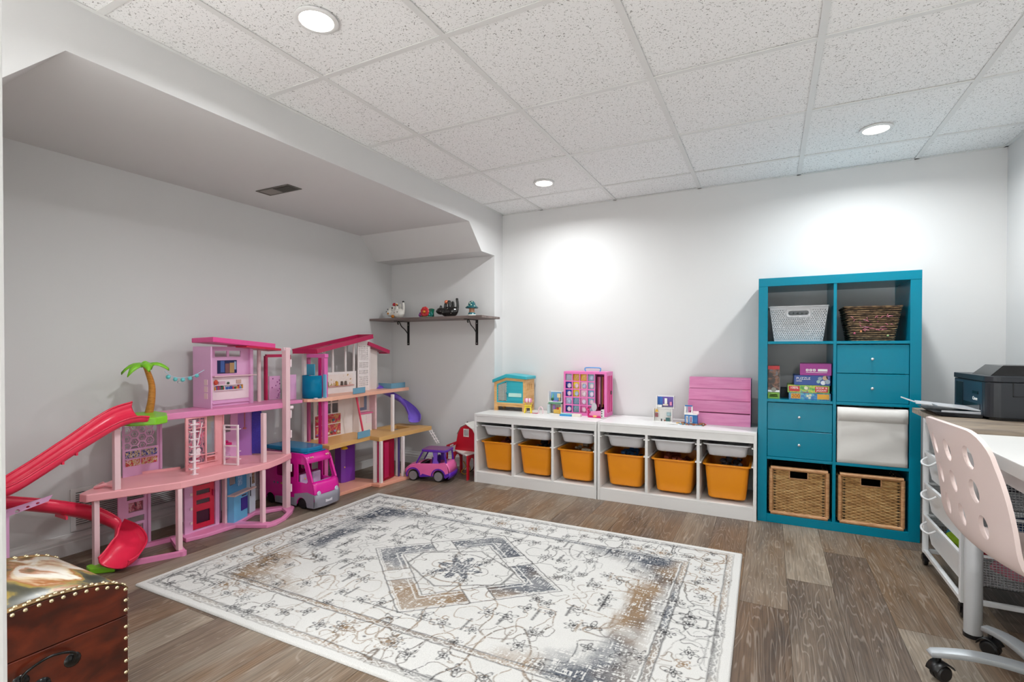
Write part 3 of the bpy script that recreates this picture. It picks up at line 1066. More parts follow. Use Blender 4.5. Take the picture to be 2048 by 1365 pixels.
# ---- grey perforated plastic basket
gplas = mat('grey_plastic', '#c3c4c6', .45, var=.02)
def grey_basket():
    t = thing('plastic_basket', 'light grey perforated plastic basket with an oval handle slot', 'basket', (CX[0] - .005, EY + .175, ROWZ[3]))
    w0, w1, d0, d1, h = .252, .306, .20, .245, .212
    def wall(f, nu, nv, slot, name):
        # staggered diamond openings
        holes = []
        for j in range(nv):
            for i in range(nu):
                u = (i + .5 + (.5 if j % 2 else 0)) / (nu + .5)
                v = .05 + (j + .5) / nv * .86
                if slot and abs(u - .5) < .235 and .68 < v < .91:
                    continue
                a, c = .30 / nu, .30 / nv
                holes.append([(u - a, v), (u, v - c), (u + a, v), (u, v + c)])
        if slot:
            holes.append([(x, y) for x, y in rrect(.5 - .185, .745, .5 + .185, .865, .055, 4)])
        MB().sheet(rect(0, 0, 1, 1), holes, 1, f).build(name, gplas, t)
    T = .003
    def fr(sgn):
        def f(u, v, q):
            w, d = w0 + (w1 - w0) * v, d0 + (d1 - d0) * v
            return ((u - .5) * w, sgn * (d / 2 + q * T), v * h)
        return f
    def sd(sgn):
        def f(u, v, q):
            w, d = w0 + (w1 - w0) * v, d0 + (d1 - d0) * v
            return (sgn * (w / 2 + q * T), (u - .5) * d, v * h)
        return f
    wall(fr(-1), 24, 17, True, 'front_wall')
    wall(fr(1), 12, 9, False, 'back_wall')
    wall(sd(-1), 18, 15, False, 'side_wall')
    wall(sd(1), 18, 15, False, 'side_wall')
    rimring(MB(), w1 + .012, d1 + .012, w1 - .004, d1 - .004, h - .006, h + .003, .012).build('rim', gplas, t, bevel=.001)
    MB().box((-w0 / 2, -d0 / 2, 0), (w0 / 2, d0 / 2, .003)).build('base', gplas, t)
    sl = MB()
    rimring(sl, .37 * w1 + .014, .05, .37 * w1 - .006, .030, 0, .005, .014)
    sl.v = [(x, -(d0 + (d1 - d0) * .8) / 2 - .0035 + .0 * z - z, y + .805 * h) for x, y, z in sl.v]
    sl.build('handle_lip', gplas, t, smooth=50)
grey_basket()

# ---- dark seagrass basket of hair accessories
sea_m = ramp_mat('seagrass_rope', [(.3, '#2b2018'), (.45, '#5b4631'), (.6, '#8a6f50'), (.8, '#a98c66')], 40, 4, .8, .3, (1, 1, 1), .3)
def rope_basket():
    t = thing('rope_basket', 'dark brown twisted rope basket with pink toys showing through', 'basket', (CX[1] + .008, EY + .17, ROWZ[3]))
    h, w0, w1, d0, d1 = .200, .205, .272, .22, .25
    n = 19
    lin = MB()
    for s_ in (1,):
        rows = []
        for v in (0, 1):
            w, d = w0 + (w1 - w0) * v - .010, d0 + (d1 - d0) * v - .010
            rows.append([(x, y, .004 + v * (h - .01)) for x, y in rrect(-w / 2, -d / 2, w / 2, d / 2, .012, 2)])
        lin.surf(rows, closed=True)
    lin.box((-w0 / 2 + .006, -d0 / 2 + .006, .002), (w0 / 2 - .006, d0 / 2 - .006, .006))
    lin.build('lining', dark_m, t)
    for i in range(n):
        v = (i + .5) / n
        if 5 < i < 8 or i in (10, 2):
            pass
        w, d = w0 + (w1 - w0) * v, d0 + (d1 - d0) * v
        path = [(x, y, v * h + .0015 * S(7 * a + i * 2)) for a, (x, y) in enumerate(rrect(-w / 2, -d / 2, w / 2, d / 2, .014, 3))]
        MB().tube(path, .0036 if i < n - 1 else .006, 6, closed=True).build('rope_coil', sea_m, t, smooth=60)
    pk = mat('pink_tinsel', '#c26a80', .4)
    rr = random.Random(3)
    mb = MB()
    for k in range(26):
        x = rr.uniform(-.10, .09); z = rr.uniform(.06, .14)
        w = d0 + (d1 - d0) * z / h
        p = Vector((x, -w / 2 - .003, z))
        q = p + Vector((rr.uniform(-.035, .035), -.002, rr.uniform(-.012, .012)))
        mb.tube([p, (p + q) / 2 + Vector((0, -.004, .003)), q], .0016, 5)
    tag(mb.build('pink_strands', pk, t, smooth=60), 'pink tinsel strands poking through the rope', kind='stuff')
    for p, c in (((-.055, -.122, .055), '#d98a56'), ((-.085, -.120, .045), '#c05a72'), ((.07, -.122, .03), '#8fa26a')):
        MB().ball(p, .006, 8, 6).build('bead', mat('bead' + c, c, .3), t, smooth=60)
rope_basket()

# ---- boxes of games and puzzles, second row from the top on the left
def art_mat(name, stops, scale=20):
    return ramp_mat(name, stops, scale, 3, .35, 1.2, (1, 1, 1), 0)
white_print = mat('white_print', '#f2f2f0', .4, var=0)
def game_box(name, label, x0, x1, z0, z1, m, d=.20, y=EY + .045, rz=0):
    t = thing(name, label, 'game box', ((x0 + x1) / 2, y, z0), rz, group='boxed games on the teal shelf')
    w, h = x1 - x0, z1 - z0
    MB().box((-w / 2, 0, 0), (w / 2, d, h)).build('carton', m, t, bevel=.001)
    return t, w, h
def patch(t, m, u0, v0, u1, v1, name='print_panel', lift=.0008):
    MB().box((u0, -lift, v0), (u1, 0, v1)).build(name, m, t)
def onfront(u0, v0, lift=.001):
    return lambda u, v, q: (u0 + u, -lift - q, v0 + v)
Z2 = ROWZ[2]
t, w, h = game_box('puzzle_box', 'bottom box of the stack, blue with orange number panels', .100, .315, Z2, Z2 + .040, art_mat('art_blue', [(.35, '#24509a'), (.5, '#3f86b5'), (.6, '#6fb3a8'), (.7, '#2d4f9c')], 40))
patch(t, mat('print_orange', '#e3a12c', .4), -w / 2 + .012, .006, -w / 2 + .060, .036)
patch(t, mat('print_orange', '#e3a12c', .4), w / 2 - .068, .006, w / 2 - .008, .036)
text('200', .030, mat('print_brown', '#8a3f12', .4), t, onfront(-w / 2 + .036, .021))
for k, (u, v) in enumerate(((-.010, .024), (.004, .028), (.000, .013))):
    MB().lathe([(.007, 0), (.006, .0008), (0, .0008)], (0, 0, 0), 10, 'y').build('print_blob', mat('print_cream', '#d9d2b8', .4), t).location = (u, -.0015, v)
t, w, h = game_box('puzzle_box', 'green and red jigsaw box above the blue bottom box', .094, .308, Z2 + .041, Z2 + .087, art_mat('art_green', [(.3, '#2f7d4f'), (.45, '#6fb04a'), (.55, '#c9c545'), (.63, '#4f9a8a'), (.75, '#b8463a')], 30))
redp = mat('print_red', '#c2262c', .4)
patch(t, redp, -w / 2 + .006, .008, -w / 2 + .062, .040)
patch(t, redp, w / 2 - .072, .006, w / 2 - .008, .040)
text('100%', .020, white_print, t, onfront(-w / 2 + .034, .029))
text('BOOK &', .015, white_print, t, onfront(w / 2 - .040, .031))
text('JIGSAW', .015, white_print, t, onfront(w / 2 - .040, .016))
MB().lathe([(.010, 0), (.009, .0008), (0, .0008)], (0, 0, 0), 12, 'y').build('print_badge', mat('print_cream', '#d9d2b8', .4), t).location = (-.012, -.0015, .030)
t, w, h = game_box('puzzle_box', 'dark blue box lettered PUZZLE SERIES', .128, .312, Z2 + .088, Z2 + .146, mat('print_navy', '#1f4a96', .35))
text('PUZZLE', .021, white_print, t, onfront(-w / 2 + .010, h - .019), align='LEFT', ext=.0005)
text('SERIES', .011, white_print, t, onfront(-w / 2 + .010, h - .034), align='LEFT')
for u, v, r, c in ((.040, .040, .011, '#8fa3b5'), (.066, .044, .014, '#caa98a'), (.032, .022, .010, '#9fc4b8'), (.056, .016, .013, '#dfe3e8'), (.078, .022, .014, '#a9b7c4'), (.080, .048, .009, '#7b6bb0')):
    MB().lathe([(r, 0), (r * .9, .0008), (0, .0008)], (0, 0, 0), 9, 'y').build('print_blob', mat('blob' + c, c, .4), t).location = (u, -.0008, v)
t, w, h = game_box('game_carton', 'magenta box on top of the stack with white symbols', .157, .317, Z2 + .147, Z2 + .217, mat('print_magenta', '#a31f8e', .35), rz=-.05)
for k in range(3):
    rimring(MB(), .014, .014, .006, .006, 0, .0008, .003).build('print_symbol', white_print, t).matrix_local = Matrix.Translation((-.042 + k * .018, -.0002, .031)) @ Matrix.Rotation(PI / 2, 4, 'X')
patch(t, white_print, .012, .024, .060, .038)
patch(t, white_print, -.048, .016, .058, .0185)
patch(t, mat('print_magenta_dark', '#8a1878', .35), -w / 2, h - .004, w / 2, h - .0002)
t, w, h = game_box('game_carton', 'narrow upright box with red top and green foot at the shelf side', -.013, .050, Z2, Z2 + .200, art_mat('art_dark', [(.3, '#17181a'), (.5, '#3a2a24'), (.6, '#8a5a40'), (.68, '#4f6070'), (.8, '#c9a890')], 28), d=.13)
patch(t, redp, -w / 2, .178, w / 2, .2)
patch(t, mat('print_green', '#6f9f2e', .4), -w / 2, 0, w / 2, .040)
patch(t, white_print, -w / 2, .038, w / 2, .052)
MB().lathe([(.014, 0), (.013, .001), (0, .001)], (0, 0, 0), 14, 'y').build('print_badge', mat('print_badge', '#8c8a80', .4), t).location = (0, -.0016, .055)
MB().box((w / 2 - .004, .001, .0005), (w / 2 + .0006, .129, .1995)).build('carton_side', white_print, t)
patch(t, mat('print_yellow', '#d8d24a', .4), -.020, .020, .020, .026)
patch(t, white_print, -.022, .011, .022, .017)
t, w, h = game_box('game_carton', 'dark box lying at the back of the compartment', .06, .10, Z2, Z2 + .055, mat('dark_card', '#23262b', .6), d=.15, y=EY + .17)

# ================================================================ wall shelf with two iron brackets
wood_m = ramp_mat('shelf_wood', [(.3, '#5c4f49'), (.5, '#756661'), (.7, '#857671')], 6, 6, .5, .6, (.6, 9, 9), .05)
iron_m = mat('black_iron', '#141312', .45, metal=.2)
SZ = 1.296
sh = thing('wall_shelf', 'grey-brown wooden wall shelf on black iron brackets in the niche', 'shelf', (-2.59, YN, SZ))
MB(sh.location).box((X1 + .002, 3.395, SZ), (-2.01, YN, SZ + .018)).build('board', wood_m, sh, bevel=.001)
for x in (-2.970, -2.233):
    br = MB(sh.location).box((x - .0125, YN - .004, SZ - .215), (x + .0125, YN, SZ)).box((x - .0125, 3.50, SZ - .004), (x + .0125, YN - .004, SZ)).build('bracket', iron_m, sh, bevel=.0008)
    arc = smoothpath([(x, YN - .006, SZ - .115), (x, YN - .05, SZ - .075), (x, YN - .10, SZ - .045), (x, YN - .125, SZ - .012), (x, YN - .145, SZ - .008), (x, YN - .155, SZ - .018), (x, YN - .145, SZ - .028), (x, YN - .137, SZ - .020)], 6)
    MB(sh.location).tube(arc, .0042, 6).build('scroll', iron_m, br, smooth=60)
    for z in (SZ - .03, SZ - .2):
        MB(sh.location).lathe([(.0042, 0), (.0035, -.0022), (0, -.003)], (x, YN - .004, z), 10, 'y').build('screw', mat('screw_zinc', '#b9b7b2', .3, metal=.7), br, smooth=60)

# ---------------- ceramic figures on the shelf
TOP = SZ + .018
def blob(t, name, m, balls, vox=.004, org=(0, 0, 0)):
    mb = MB(org)
    for c, r, sc in balls:
        mb.ball(c, r, 14, 9, sc)
    o = mb.build(name, m, t, smooth=180)
    md = o.modifiers.new('join', 'REMESH')
    md.mode = 'VOXEL'
    md.voxel_size = vox
    md.use_smooth_shade = True
    sm = o.modifiers.new('soften', 'SMOOTH')
    sm.iterations = 4
    return o
def figcat(name, label, loc, base, spots, tip, ballcol, ballpos, sc=1.0):
    t = thing(name, label, 'figurine', loc, group='ceramic figures on the wall shelf')
    body = [((.03, 0, .048), .05, (1.05, .85, .95)), ((.0, 0, .045), .045, (1.2, .85, .9)), ((.052, 0, .05), .042, (.9, .9, 1.05)),
            ((-.055, -.005, .055), .035, (1.15, .95, .9)), ((-.08, -.008, .052), .018, (1.1, .8, .8)),
            ((-.066, .014, .088), .011, (1, .6, 1.5)), ((-.045, -.022, .088), .011, (1, .6, 1.5))]
    for k in range(5):                                   # raised paws and tail
        f_ = k / 4
        body.append(((-.015 + .006 * f_, -.012, .075 + .035 * f_), .012, (1, 1, 1)))
        body.append(((.030 - .004 * f_, -.016, .085 + .045 * f_), .014, (1, 1, 1)))
        body.append(((.040 - .004 * f_, .018, .085 + .040 * f_), .013, (1, 1, 1)))
    for k in range(14):
        f_ = k / 13
        body.append(((.086 + .006 * S(3 * f_), 0, .045 + .095 * f_), .011, (1, 1, 1)))
    b = blob(t, 'body', base, body)
    for p, r, m in spots:
        MB().ball(p, r, 12, 7, (1, .5, .8)).build('glaze_spot', m, b, smooth=180)
    MB().ball((.086, 0, .150), .0105, 10, 7).build('tail_tip', tip, b, smooth=180)
    MB().ball(ballpos, .017, 12, 8).build('held_ball', ballcol, t, smooth=180)
    return t
cw = mat('ceramic_white', '#e9e5dc', .15, coat=.6)
cb = mat('ceramic_black', '#141312', .15, coat=.6)
co_ = mat('ceramic_orange', '#cf7d1e', .18, coat=.5)
figcat('cat_figurine', 'white ceramic cat figure on its back with orange spots and a red ball', (-2.985, 3.53, TOP), cw,
       [((-.005, -.036, .022), .018, co_), ((-.058, -.034, .050), .012, co_), ((-.088, -.018, .066), .009, cb), ((.034, -.027, .125), .012, co_), ((.046, -.03, .118), .008, cb), ((-.018, -.025, .098), .009, cb), ((.05, -.04, .06), .005, cb), ((.02, -.044, .055), .004, cb), ((-.07, -.026, .088), .006, cb)],
       cb, mat('ceramic_red', '#b5182e', .15, coat=.5), (-.008, -.008, .128))
cs_ = mat('ceramic_cream', '#b8b1a0', .3)
bc = figcat('cat_figurine', 'shiny black ceramic cat figure on its back holding an orange ball', (-2.43, 3.535, TOP), cb,
       [((-.04, -.036, .05), .003, cs_), ((-.015, -.040, .04), .003, cs_), ((.03, -.043, .07), .003, cs_), ((.06, -.043, .03), .003, cs_), ((.035, -.030, .132), .005, mat('ceramic_grey', '#55524e', .3)), ((-.072, -.03, .065), .004, cs_)],
       cb, mat('ceramic_coral', '#e0764e', .2, coat=.5), (-.004, -.006, .130))
bc.scale = (1.12, 1.12, 1.0)
t = thing('flower_figurine', 'ceramic flower cluster, red bloom with purple and teal flowers beside the black cat', 'figurine', (-2.635, 3.52, TOP), group='ceramic figures on the wall shelf')
def flower(c, R, n, m, mc, name):
    f_ = MB()
    for k in range(n):
        a = 2 * PI * k / n
        f_.ball((c[0] + .62 * R * C_(a), c[1], c[2] + .62 * R * S(a)), R * .40, 8, 6, (1, .6, 1))
    o = f_.build(name, m, t, smooth=180)
    md = o.modifiers.new('join', 'REMESH'); md.mode = 'VOXEL'; md.voxel_size = .0025; md.use_smooth_shade = True
    MB().ball((c[0], c[1] - .010, c[2]), R * .3, 10, 6).build('flower_centre', mc, o, smooth=180)
flower((-.005, -.02, .052), .046, 9, mat('ceramic_red2', '#d12f33', .2, coat=.4), co_, 'red_flower')
flower((-.050, -.012, .026), .028, 6, mat('ceramic_purple', '#6d2480', .2, coat=.4), mat('ceramic_pink', '#c93a7a', .2), 'purple_flower')
flower((.045, -.012, .026), .030, 6, mat('ceramic_teal', '#127a72', .2, coat=.4), mat('ceramic_teal2', '#3fa79c', .2), 'teal_flower')
MB().lathe([(.0, 0), (.026, .004), (.022, .04), (.028, .075), (.012, .082), (0, .078)], (.042, .012, 0), 7).build('cactus_leaf', mat('ceramic_green', '#15604a', .25, coat=.4), t, smooth=30)
MB().lathe([(.0, 0), (.06, 0), (.056, .012), (0, .016)], (0, .004, 0), 18).build('ground', mat('ceramic_moss', '#3f5d34', .4), t, smooth=40)
t = thing('mushroom_figurine', 'teal ceramic toadstool figure with white dots at the shelf end', 'figurine', (-2.185, 3.53, TOP), group='ceramic figures on the wall shelf')
MB().lathe([(0, 0), (.036, 0), (.038, .010), (.034, .016), (0, .017)], (0, 0, 0), 18).build('foot', cw, t, smooth=40)
MB().lathe([(.033, .016), (.030, .028), (.025, .034)], (0, 0, 0), 18).build('lower_stem', mat('glaze_teal', '#2c6a74', .2, coat=.4), t, smooth=60)
MB().lathe([(.025, .034), (.022, .05), (.022, .062), (.026, .066)], (0, 0, 0), 18).build('stem', mat('ceramic_tan', '#b07a58', .3), t, smooth=60)
cp = MB().lathe([(.02, .066), (.048, .066), (.056, .072), (.050, .080), (.034, .092), (.028, .112), (.016, .126), (0, .131)], (0, 0, 0), 24).build('cap', mat('glaze_teal2', '#11585f', .15, coat=.6), t, smooth=70)
for a, z, r in ((-1.9, .085, .036), (-1.2, .094, .031), (-1.6, .108, .026), (-.5, .082, .040), (-2.6, .080, .042), (-1.0, .118, .019)):
    MB().ball((r * 1.05 * C_(a), r * 1.05 * S(a), z), .0062, 8, 5).build('dot', mat('glaze_mint', '#cfe0c4', .3), cp, smooth=180)

# ================================================================ toys on the storage benches
BT = FH
pk_m = mat('pink_plastic', '#e573b4', .35)
hot_m = mat('hot_pink_plastic', '#d0196f', .35)
# ---- pet hutch
hw_m = ramp_mat('hutch_wood', [(.3, '#cf9a5c'), (.5, '#e0b072'), (.7, '#e8bd83')], 9, 4, .5, .5, (1, 1, 6), .05)
tq_m = mat('turquoise_plastic', '#35aebb', .35)
t = thing('pet_hutch', 'toy pet hutch of yellow wood with turquoise roof and mesh door', 'toy hutch', (-1.886, 3.63, BT))
W2, D2 = .144, .165
fpoly = [(-W2, .055), (W2, .055), (W2, .262), (-.03, .272), (-W2, .232)]
hole = [(-W2 + .024, .068), (W2 - .024, .068), (W2 - .024, .242), (-.03, .250), (-W2 + .024, .216)]
MB().sheet(fpoly, [hole], .012, lambda u, v, q: (u, .006 + q, v)).build('front_frame', hw_m, t, bevel=.001)
MB().box((-W2, 0, 0), (-W2 + .030, .022, .055)).build('leg', hw_m, t)
MB().box((W2 - .030, 0, 0), (W2, .022, .055)).build('leg', hw_m, t)
MB().box((-W2, D2 - .022, 0), (-W2 + .022, D2, .055)).build('leg', hw_m, t)
MB().box((W2 - .022, D2 - .022, 0), (W2, D2, .055)).build('leg', hw_m, t)
MB().box((-W2 + .030, .002, .035), (W2 - .030, .012, .055)).build('bottom_rail', hw_m, t)
slots = [rrect(.040 + k * .034, .17, .052 + k * .034, .222, .005, 2) for k in range(3)]
MB().sheet(rect(.012, .05, D2, .262), slots, .008, lambda u, v, q: (W2 - .004 + q, u, v)).build('side_panel', hw_m, t)
MB().sheet(rect(.012, .05, D2, .235), [], .008, lambda u, v, q: (-W2 + .004 + q, u, v)).build('side_panel', hw_m, t)
MB().box((-W2 + .008, D2 - .006, .05), (W2 - .008, D2, .235)).box((-W2 + .008, .012, .05), (W2 - .008, D2 - .006, .056)).build('back_panel', mat('hutch_inside', '#4b3a2a', .8), t)
roof = [(-W2 - .012, .228), (-.035, .272), (W2 + .012, .262), (W2 + .012, .285), (-.03, .302), (-W2 - .012, .254)]
MB().prism(roof, -.012, D2 + .008, lambda u, v, w: (u, w, v)).build('roof', tq_m, t, bevel=.003)
dr = MB().sheet(hole, [[(-W2 + .036, .080), (-.028, .080), (-.028, .238), (-W2 + .036, .208)]], .006, lambda u, v, q: (u, .004 + q, v)).build('door', tq_m, t)
ms = MB()
wx0, wx1, wz0, wz1 = -W2 + .036, -.028, .080, .236
for k in range(-9, 9):
    for sg in (-1, 1):
        pts_ = []
        for q in range(25):
            x = wx0 + (wx1 - wx0) * q / 24
            z = .158 + sg * 1.9 * (x - (wx0 + wx1) / 2) + k * .021
            top = .208 + (x - wx0) / (wx1 - wx0) * .030
            if wz0 < z < top:
                pts_.append((x, .0015, z))
        if len(pts_) > 1:
            ms.bar(pts_[0], pts_[-1], .0024, .002)
tag(ms.build('mesh_window', mat('mesh_white', '#e8eee6', .4), dr), kind='stuff')
MB().box((-.018, -.002, .082), (W2 - .030, .002, .235)).build('door_leaf', tq_m, dr, bevel=.001)
for k in range(5):
    MB().box((-.012, -.0028, .088 + k * .028), (W2 - .034, -.0018, .089 + k * .028)).build('groove', mat('tq_line', '#2a93a3', .5), dr)
MB().box((-.008, -.004, .118), (W2 - .036, -.0015, .148)).build('name_plate', mat('mint_plate', '#bfe6da', .4), dr)
MB().box((-.030, -.008, .140), (-.006, .0, .152)).ball((-.018, -.008, .150), .010, 8, 6).build('latch', mat('tq_dark', '#2397a6', .4), dr)
# ---- yellow highchair with a striped pink doll pad
yl_m = mat('yellow_plastic', '#ecd21f', .35)
t = thing('toy_highchair', 'small yellow toy chair holding a pink striped cushion beside the hutch', 'toy chair', (-1.705, 3.60, BT), .3)
for sx_ in (-1, 1):
    for sy_ in (-1, 1):
        MB().bar((sx_ * .026, sy_ * .022, 0), (sx_ * .020, sy_ * .016, .055), .009, .009).build('leg', yl_m, t)
MB().box((-.026, -.022, .042), (.026, .022, .050)).build('seat', yl_m, t, bevel=.002)
MB().box((-.027, .014, .050), (-.020, .020, .085)).box((.020, .014, .050), (.027, .020, .085)).box((-.027, .014, .078), (.027, .020, .086)).build('back', yl_m, t, bevel=.002)
MB().box((-.03, -.026, .058), (.03, -.014, .064)).build('tray', yl_m, t, bevel=.002)
for k in range(5):
    MB().ball((-.022 + k * .011, .004, .098), .0075, 8, 6, (1, 1, 2.6)).build('cushion_stripe', mat('stripe%d' % (k % 2), ('#e58fb8', '#f2e9ec')[k % 2], .6), t, smooth=180)
# ---- miniature room built of bricks (left bench)
def panel_box(t, m, x0, x1, y0, y1, z0, z1, th=.004, name='room_shell'):
    return MB().box((x0, y1 - th, z0), (x1, y1, z1)).box((x0, y0, z0), (x0 + th, y1 - th, z1)).box((x1 - th, y0, z0), (x1, y1 - th, z1)).box((x0 + th, y0, z0), (x1 - th, y1 - th, z0 + th)).build(name, m, t)
def lump(t, m, p, s, name='furniture_piece'):
    return MB().box((p[0] - s[0] / 2, p[1] - s[1] / 2, p[2]), (p[0] + s[0] / 2, p[1] + s[1] / 2, p[2] + s[2])).build(name, m, t, bevel=.001)
bw = mat('brick_white', '#eceae6', .35)
def cm(c, r=.4):
    return mat('plain' + c, c, r)
t = thing('brick_room', 'mint and white miniature brick room set behind the pink closet', 'toy room set', (-1.495, 3.66, BT), group='miniature brick rooms')
panel_box(t, bw, -.055, .060, -.02, .03, .092, .176)
lump(t, cm('#5a8f74'), (.0025, -.0, .078), (.106, .05, .014))
panel_box(t, cm('#e9e4d8'), -.06, .06, -.03, .03, .0, .078)
MB().box((-.048, .022, .1), (.052, .0255, .168)).build('wall_print', cm('#6ea6cf'), t)
MB().ball((-.030, .005, .112), .012, 8, 6).build('bush', cm('#1f5a2c'), t, smooth=60)
MB().cyl((-.028, .01, .12), (-.024, .012, .160), .005, 8, .001).build('sprig', cm('#7fcf6a'), t)
lump(t, cm('#8d6bc0'), (.002, -.005, .096), (.04, .02, .008))
lump(t, cm('#e7cfa0'), (.030, .0, .128), (.028, .02, .030))
lump(t, cm('#caa46a'), (.034, .0, .104), (.012, .012, .024))
lump(t, cm('#8a5fa5'), (-.005, -.018, .034), (.018, .006, .036))
lump(t, cm('#d8b04e'), (.018, -.012, .006), (.05, .03, .030))
lump(t, cm('#b2342e'), (.030, -.012, .036), (.028, .02, .014))
lump(t, cm('#d9a63f'), (.048, -.022, .006), (.016, .02, .05))
lump(t, cm('#b7c6c8'), (-.046, -.02, .004), (.020, .03, .070))
# arched pink toy door with a pink mat
t = thing('toy_archway', 'small pale pink toy arch beside a pink mat on the white bench', 'toy', (-1.60, 3.61, BT))
MB().tube([(-.018, 0, 0), (-.018, 0, .03), (-.012, 0, .045), (0, 0, .052), (.012, 0, .045), (.018, 0, .03), (.018, 0, 0)], .005, 8).build('arch', cm('#e6c9cf'), t, smooth=60)
MB().prism([(-.085, -.02), (-.02, -.03), (-.02, .02)], 0, .003).build('mat', cm('#b3375f'), t)
# ---- pink closet carrying case
t = thing('closet_case', 'bright pink toy closet case with coloured cubbies and a blue handle', 'toy closet', (-1.25, 3.64, BT))
CWd, CHt, CDp = .170, .335, .165
cells = []
cuw = (.250) / 4
for j in range(5):
    for i in range(4):
        x0 = -CWd + .014 + i * .0600
        z0 = .022 + j * .0605
        cells.append((i, j, x0, z0, x0 + .052, z0 + .052))
holes = [rect(c[2], c[3], c[4], c[5]) for c in cells] + [rect(.080, .022, .152, .318)]
MB().sheet(rect(-CWd, 0, CWd, CHt), holes, .010, lambda u, v, q: (u, .005 + q, v)).build('front_grid', pk_m, t, bevel=.0008)
MB().box((-CWd, .01, 0), (-CWd + .006, CDp, CHt)).box((CWd - .006, .01, 0), (CWd, CDp, CHt)).box((-CWd + .006, .01, CHt - .006), (CWd - .006, CDp, CHt)).box((-CWd + .006, .01, 0), (CWd - .006, CDp, .006)).box((-CWd + .006, CDp - .005, .006), (CWd - .006, CDp, CHt - .006)).build('case_shell', pk_m, t)
MB().box((.070, .010, .006), (.074, .12, CHt - .006)).build('partition', pk_m, t)
colgrid = [['#2b3f8f', '#6f9fb0', '#d76aa5', '#d06aa0'], ['#c9c6e6', '#5f93ad', '#e58fbb', '#8fbfd2'], ['#2b47a8', '#e8d02c', '#e9c3d2', '#7fb3cf'], ['#27389a', '#ead32a', '#edc6c8', '#9cc8d6'], ['#b9c9d9', '#e8b51e', '#ebb92a', '#9fcbd2']]
for i, j, a, b0, c, d_ in cells:
    MB().box((a - .002, .020, b0 - .002), (c + .002, .024, d_ + .002)).build('cubby_back', cm(colgrid[j][i]), t)
    k = (i * 3 + j * 5) % 4
    if (i, j) in ((0, 4), (1, 4), (2, 4), (1, 1), (1, 0)):
        st = MB()
        for q in range(5):
            st.bar((a + .004 + q * .010, .0185, b0 + .006), (min(a + .020 + q * .010, c), .0185, d_ - .006), .003, .001)
        tag(st.build('printed_stripes', cm('#eef0ee'), t), kind='stuff')
    else:
        MB().ball(((a + c) / 2, .017, b0 + .022), .017, 10, 7, (1, .35, 1.1)).build('folded_item', cm(('#f0e6ea', '#bcd3ea', '#f3d9e4', '#e6e2f2')[k]), t, smooth=180)
clothes = ['#7a1440', '#c24a7a', '#d98aa8', '#4d1638', '#8c5a2c', '#a81f4d', '#c4486e']
for q, c in enumerate(clothes):
    x = .084 + q * .0098
    MB().box((x, .03, .05 + .02 * (q % 3)), (x + .0085, .11, .30)).build('garment', cm(c, .8), t, bevel=.002)
MB().cyl((.074, .07, .306), (.164, .07, .306), .003, 8).build('rail', pk_m, t)
MB().tube(smoothpath([(-.020, .08, CHt), (-.026, .08, CHt + .018), (-.01, .08, CHt + .028), (.085, .08, CHt + .028), (.100, .08, CHt + .018), (.094, .08, CHt)], 4), .0045, 8).build('handle', cm('#4f9fd6'), t, smooth=60)
MB().lathe([(0, -.006), (.014, -.005), (.016, 0)], (0, 0, 0), 10, 'y').build('heart_clasp', cm('#4a1030'), t).matrix_local = Matrix.Translation((CWd + .002, .11, .175)) @ Matrix.Rotation(PI / 2, 4, 'Z')
for q in range(3):
    MB().box((CWd, .03 + q * .045, .03), (CWd + .004, .042 + q * .045, CHt - .03)).build('side_rib', hot_m, t)
# ---- blue and cream toy trays in front of the closet
t = thing('toy_bed', 'low blue toy bed with a cream end lying before the pink closet', 'toy bed', (-1.335, 3.575, BT), .05)
MB().box((-.085, -.02, 0), (.01, .02, .012)).build('blue_base', cm('#2f94cf'), t, bevel=.002)
MB().box((-.08, -.012, .012), (.01, .024, .020)).build('mint_cover', cm('#a8d3cf'), t, bevel=.003)
MB().box((.012, -.02, 0), (.078, .02, .020)).build('cream_end', cm('#e6ddcf'), t, bevel=.002)
# ---- pink vanity with oval mirror
t = thing('toy_vanity', 'pink toy vanity with a clear oval mirror in front of the closet', 'toy vanity', (-1.145, 3.585, BT), -.08)
MB().box((-.056, -.018, 0), (.045, .03, .012)).build('base', hot_m, t, bevel=.002)
MB().prism([(-.05, .012), (.044, .012), (.040, .052), (-.038, .044)], -.006, .022, lambda u, v, w: (u, w, v)).build('desk_front', cm('#e58cba'), t, bevel=.002)
MB().sheet(oval(-.012, .078, .021, .032, 18), [], .003, lambda u, v, q: (u, -.002 + q, v)).build('mirror', mat('clear_mirror', '#e3dfe6', .1, metal=.4), t)
MB().box((.046, -.014, .004), (.060, .016, .062)).build('sticker_tower', bw, t, bevel=.001)
for q, z in enumerate((.012, .030, .046)):
    MB().box((.049, -.0152, z), (.057, -.0138, z + .010)).build('sticker', cm('#3a3a44'), t)
MB().ball((-.002, -.012, .010), .012, 10, 6, (1.6, .8, .7)).build('gold_bow', cm('#e8b464'), t, smooth=180)
MB().ball((-.062, .004, .052), .010, 8, 6).ball((-.072, .006, .062), .008, 8, 6).bar((-.062, .004, .006), (-.060, .004, .05), .008, .008).bar((-.060, .004, .03), (-.046, .004, .045), .005, .005).build('pink_figure', hot_m, t)

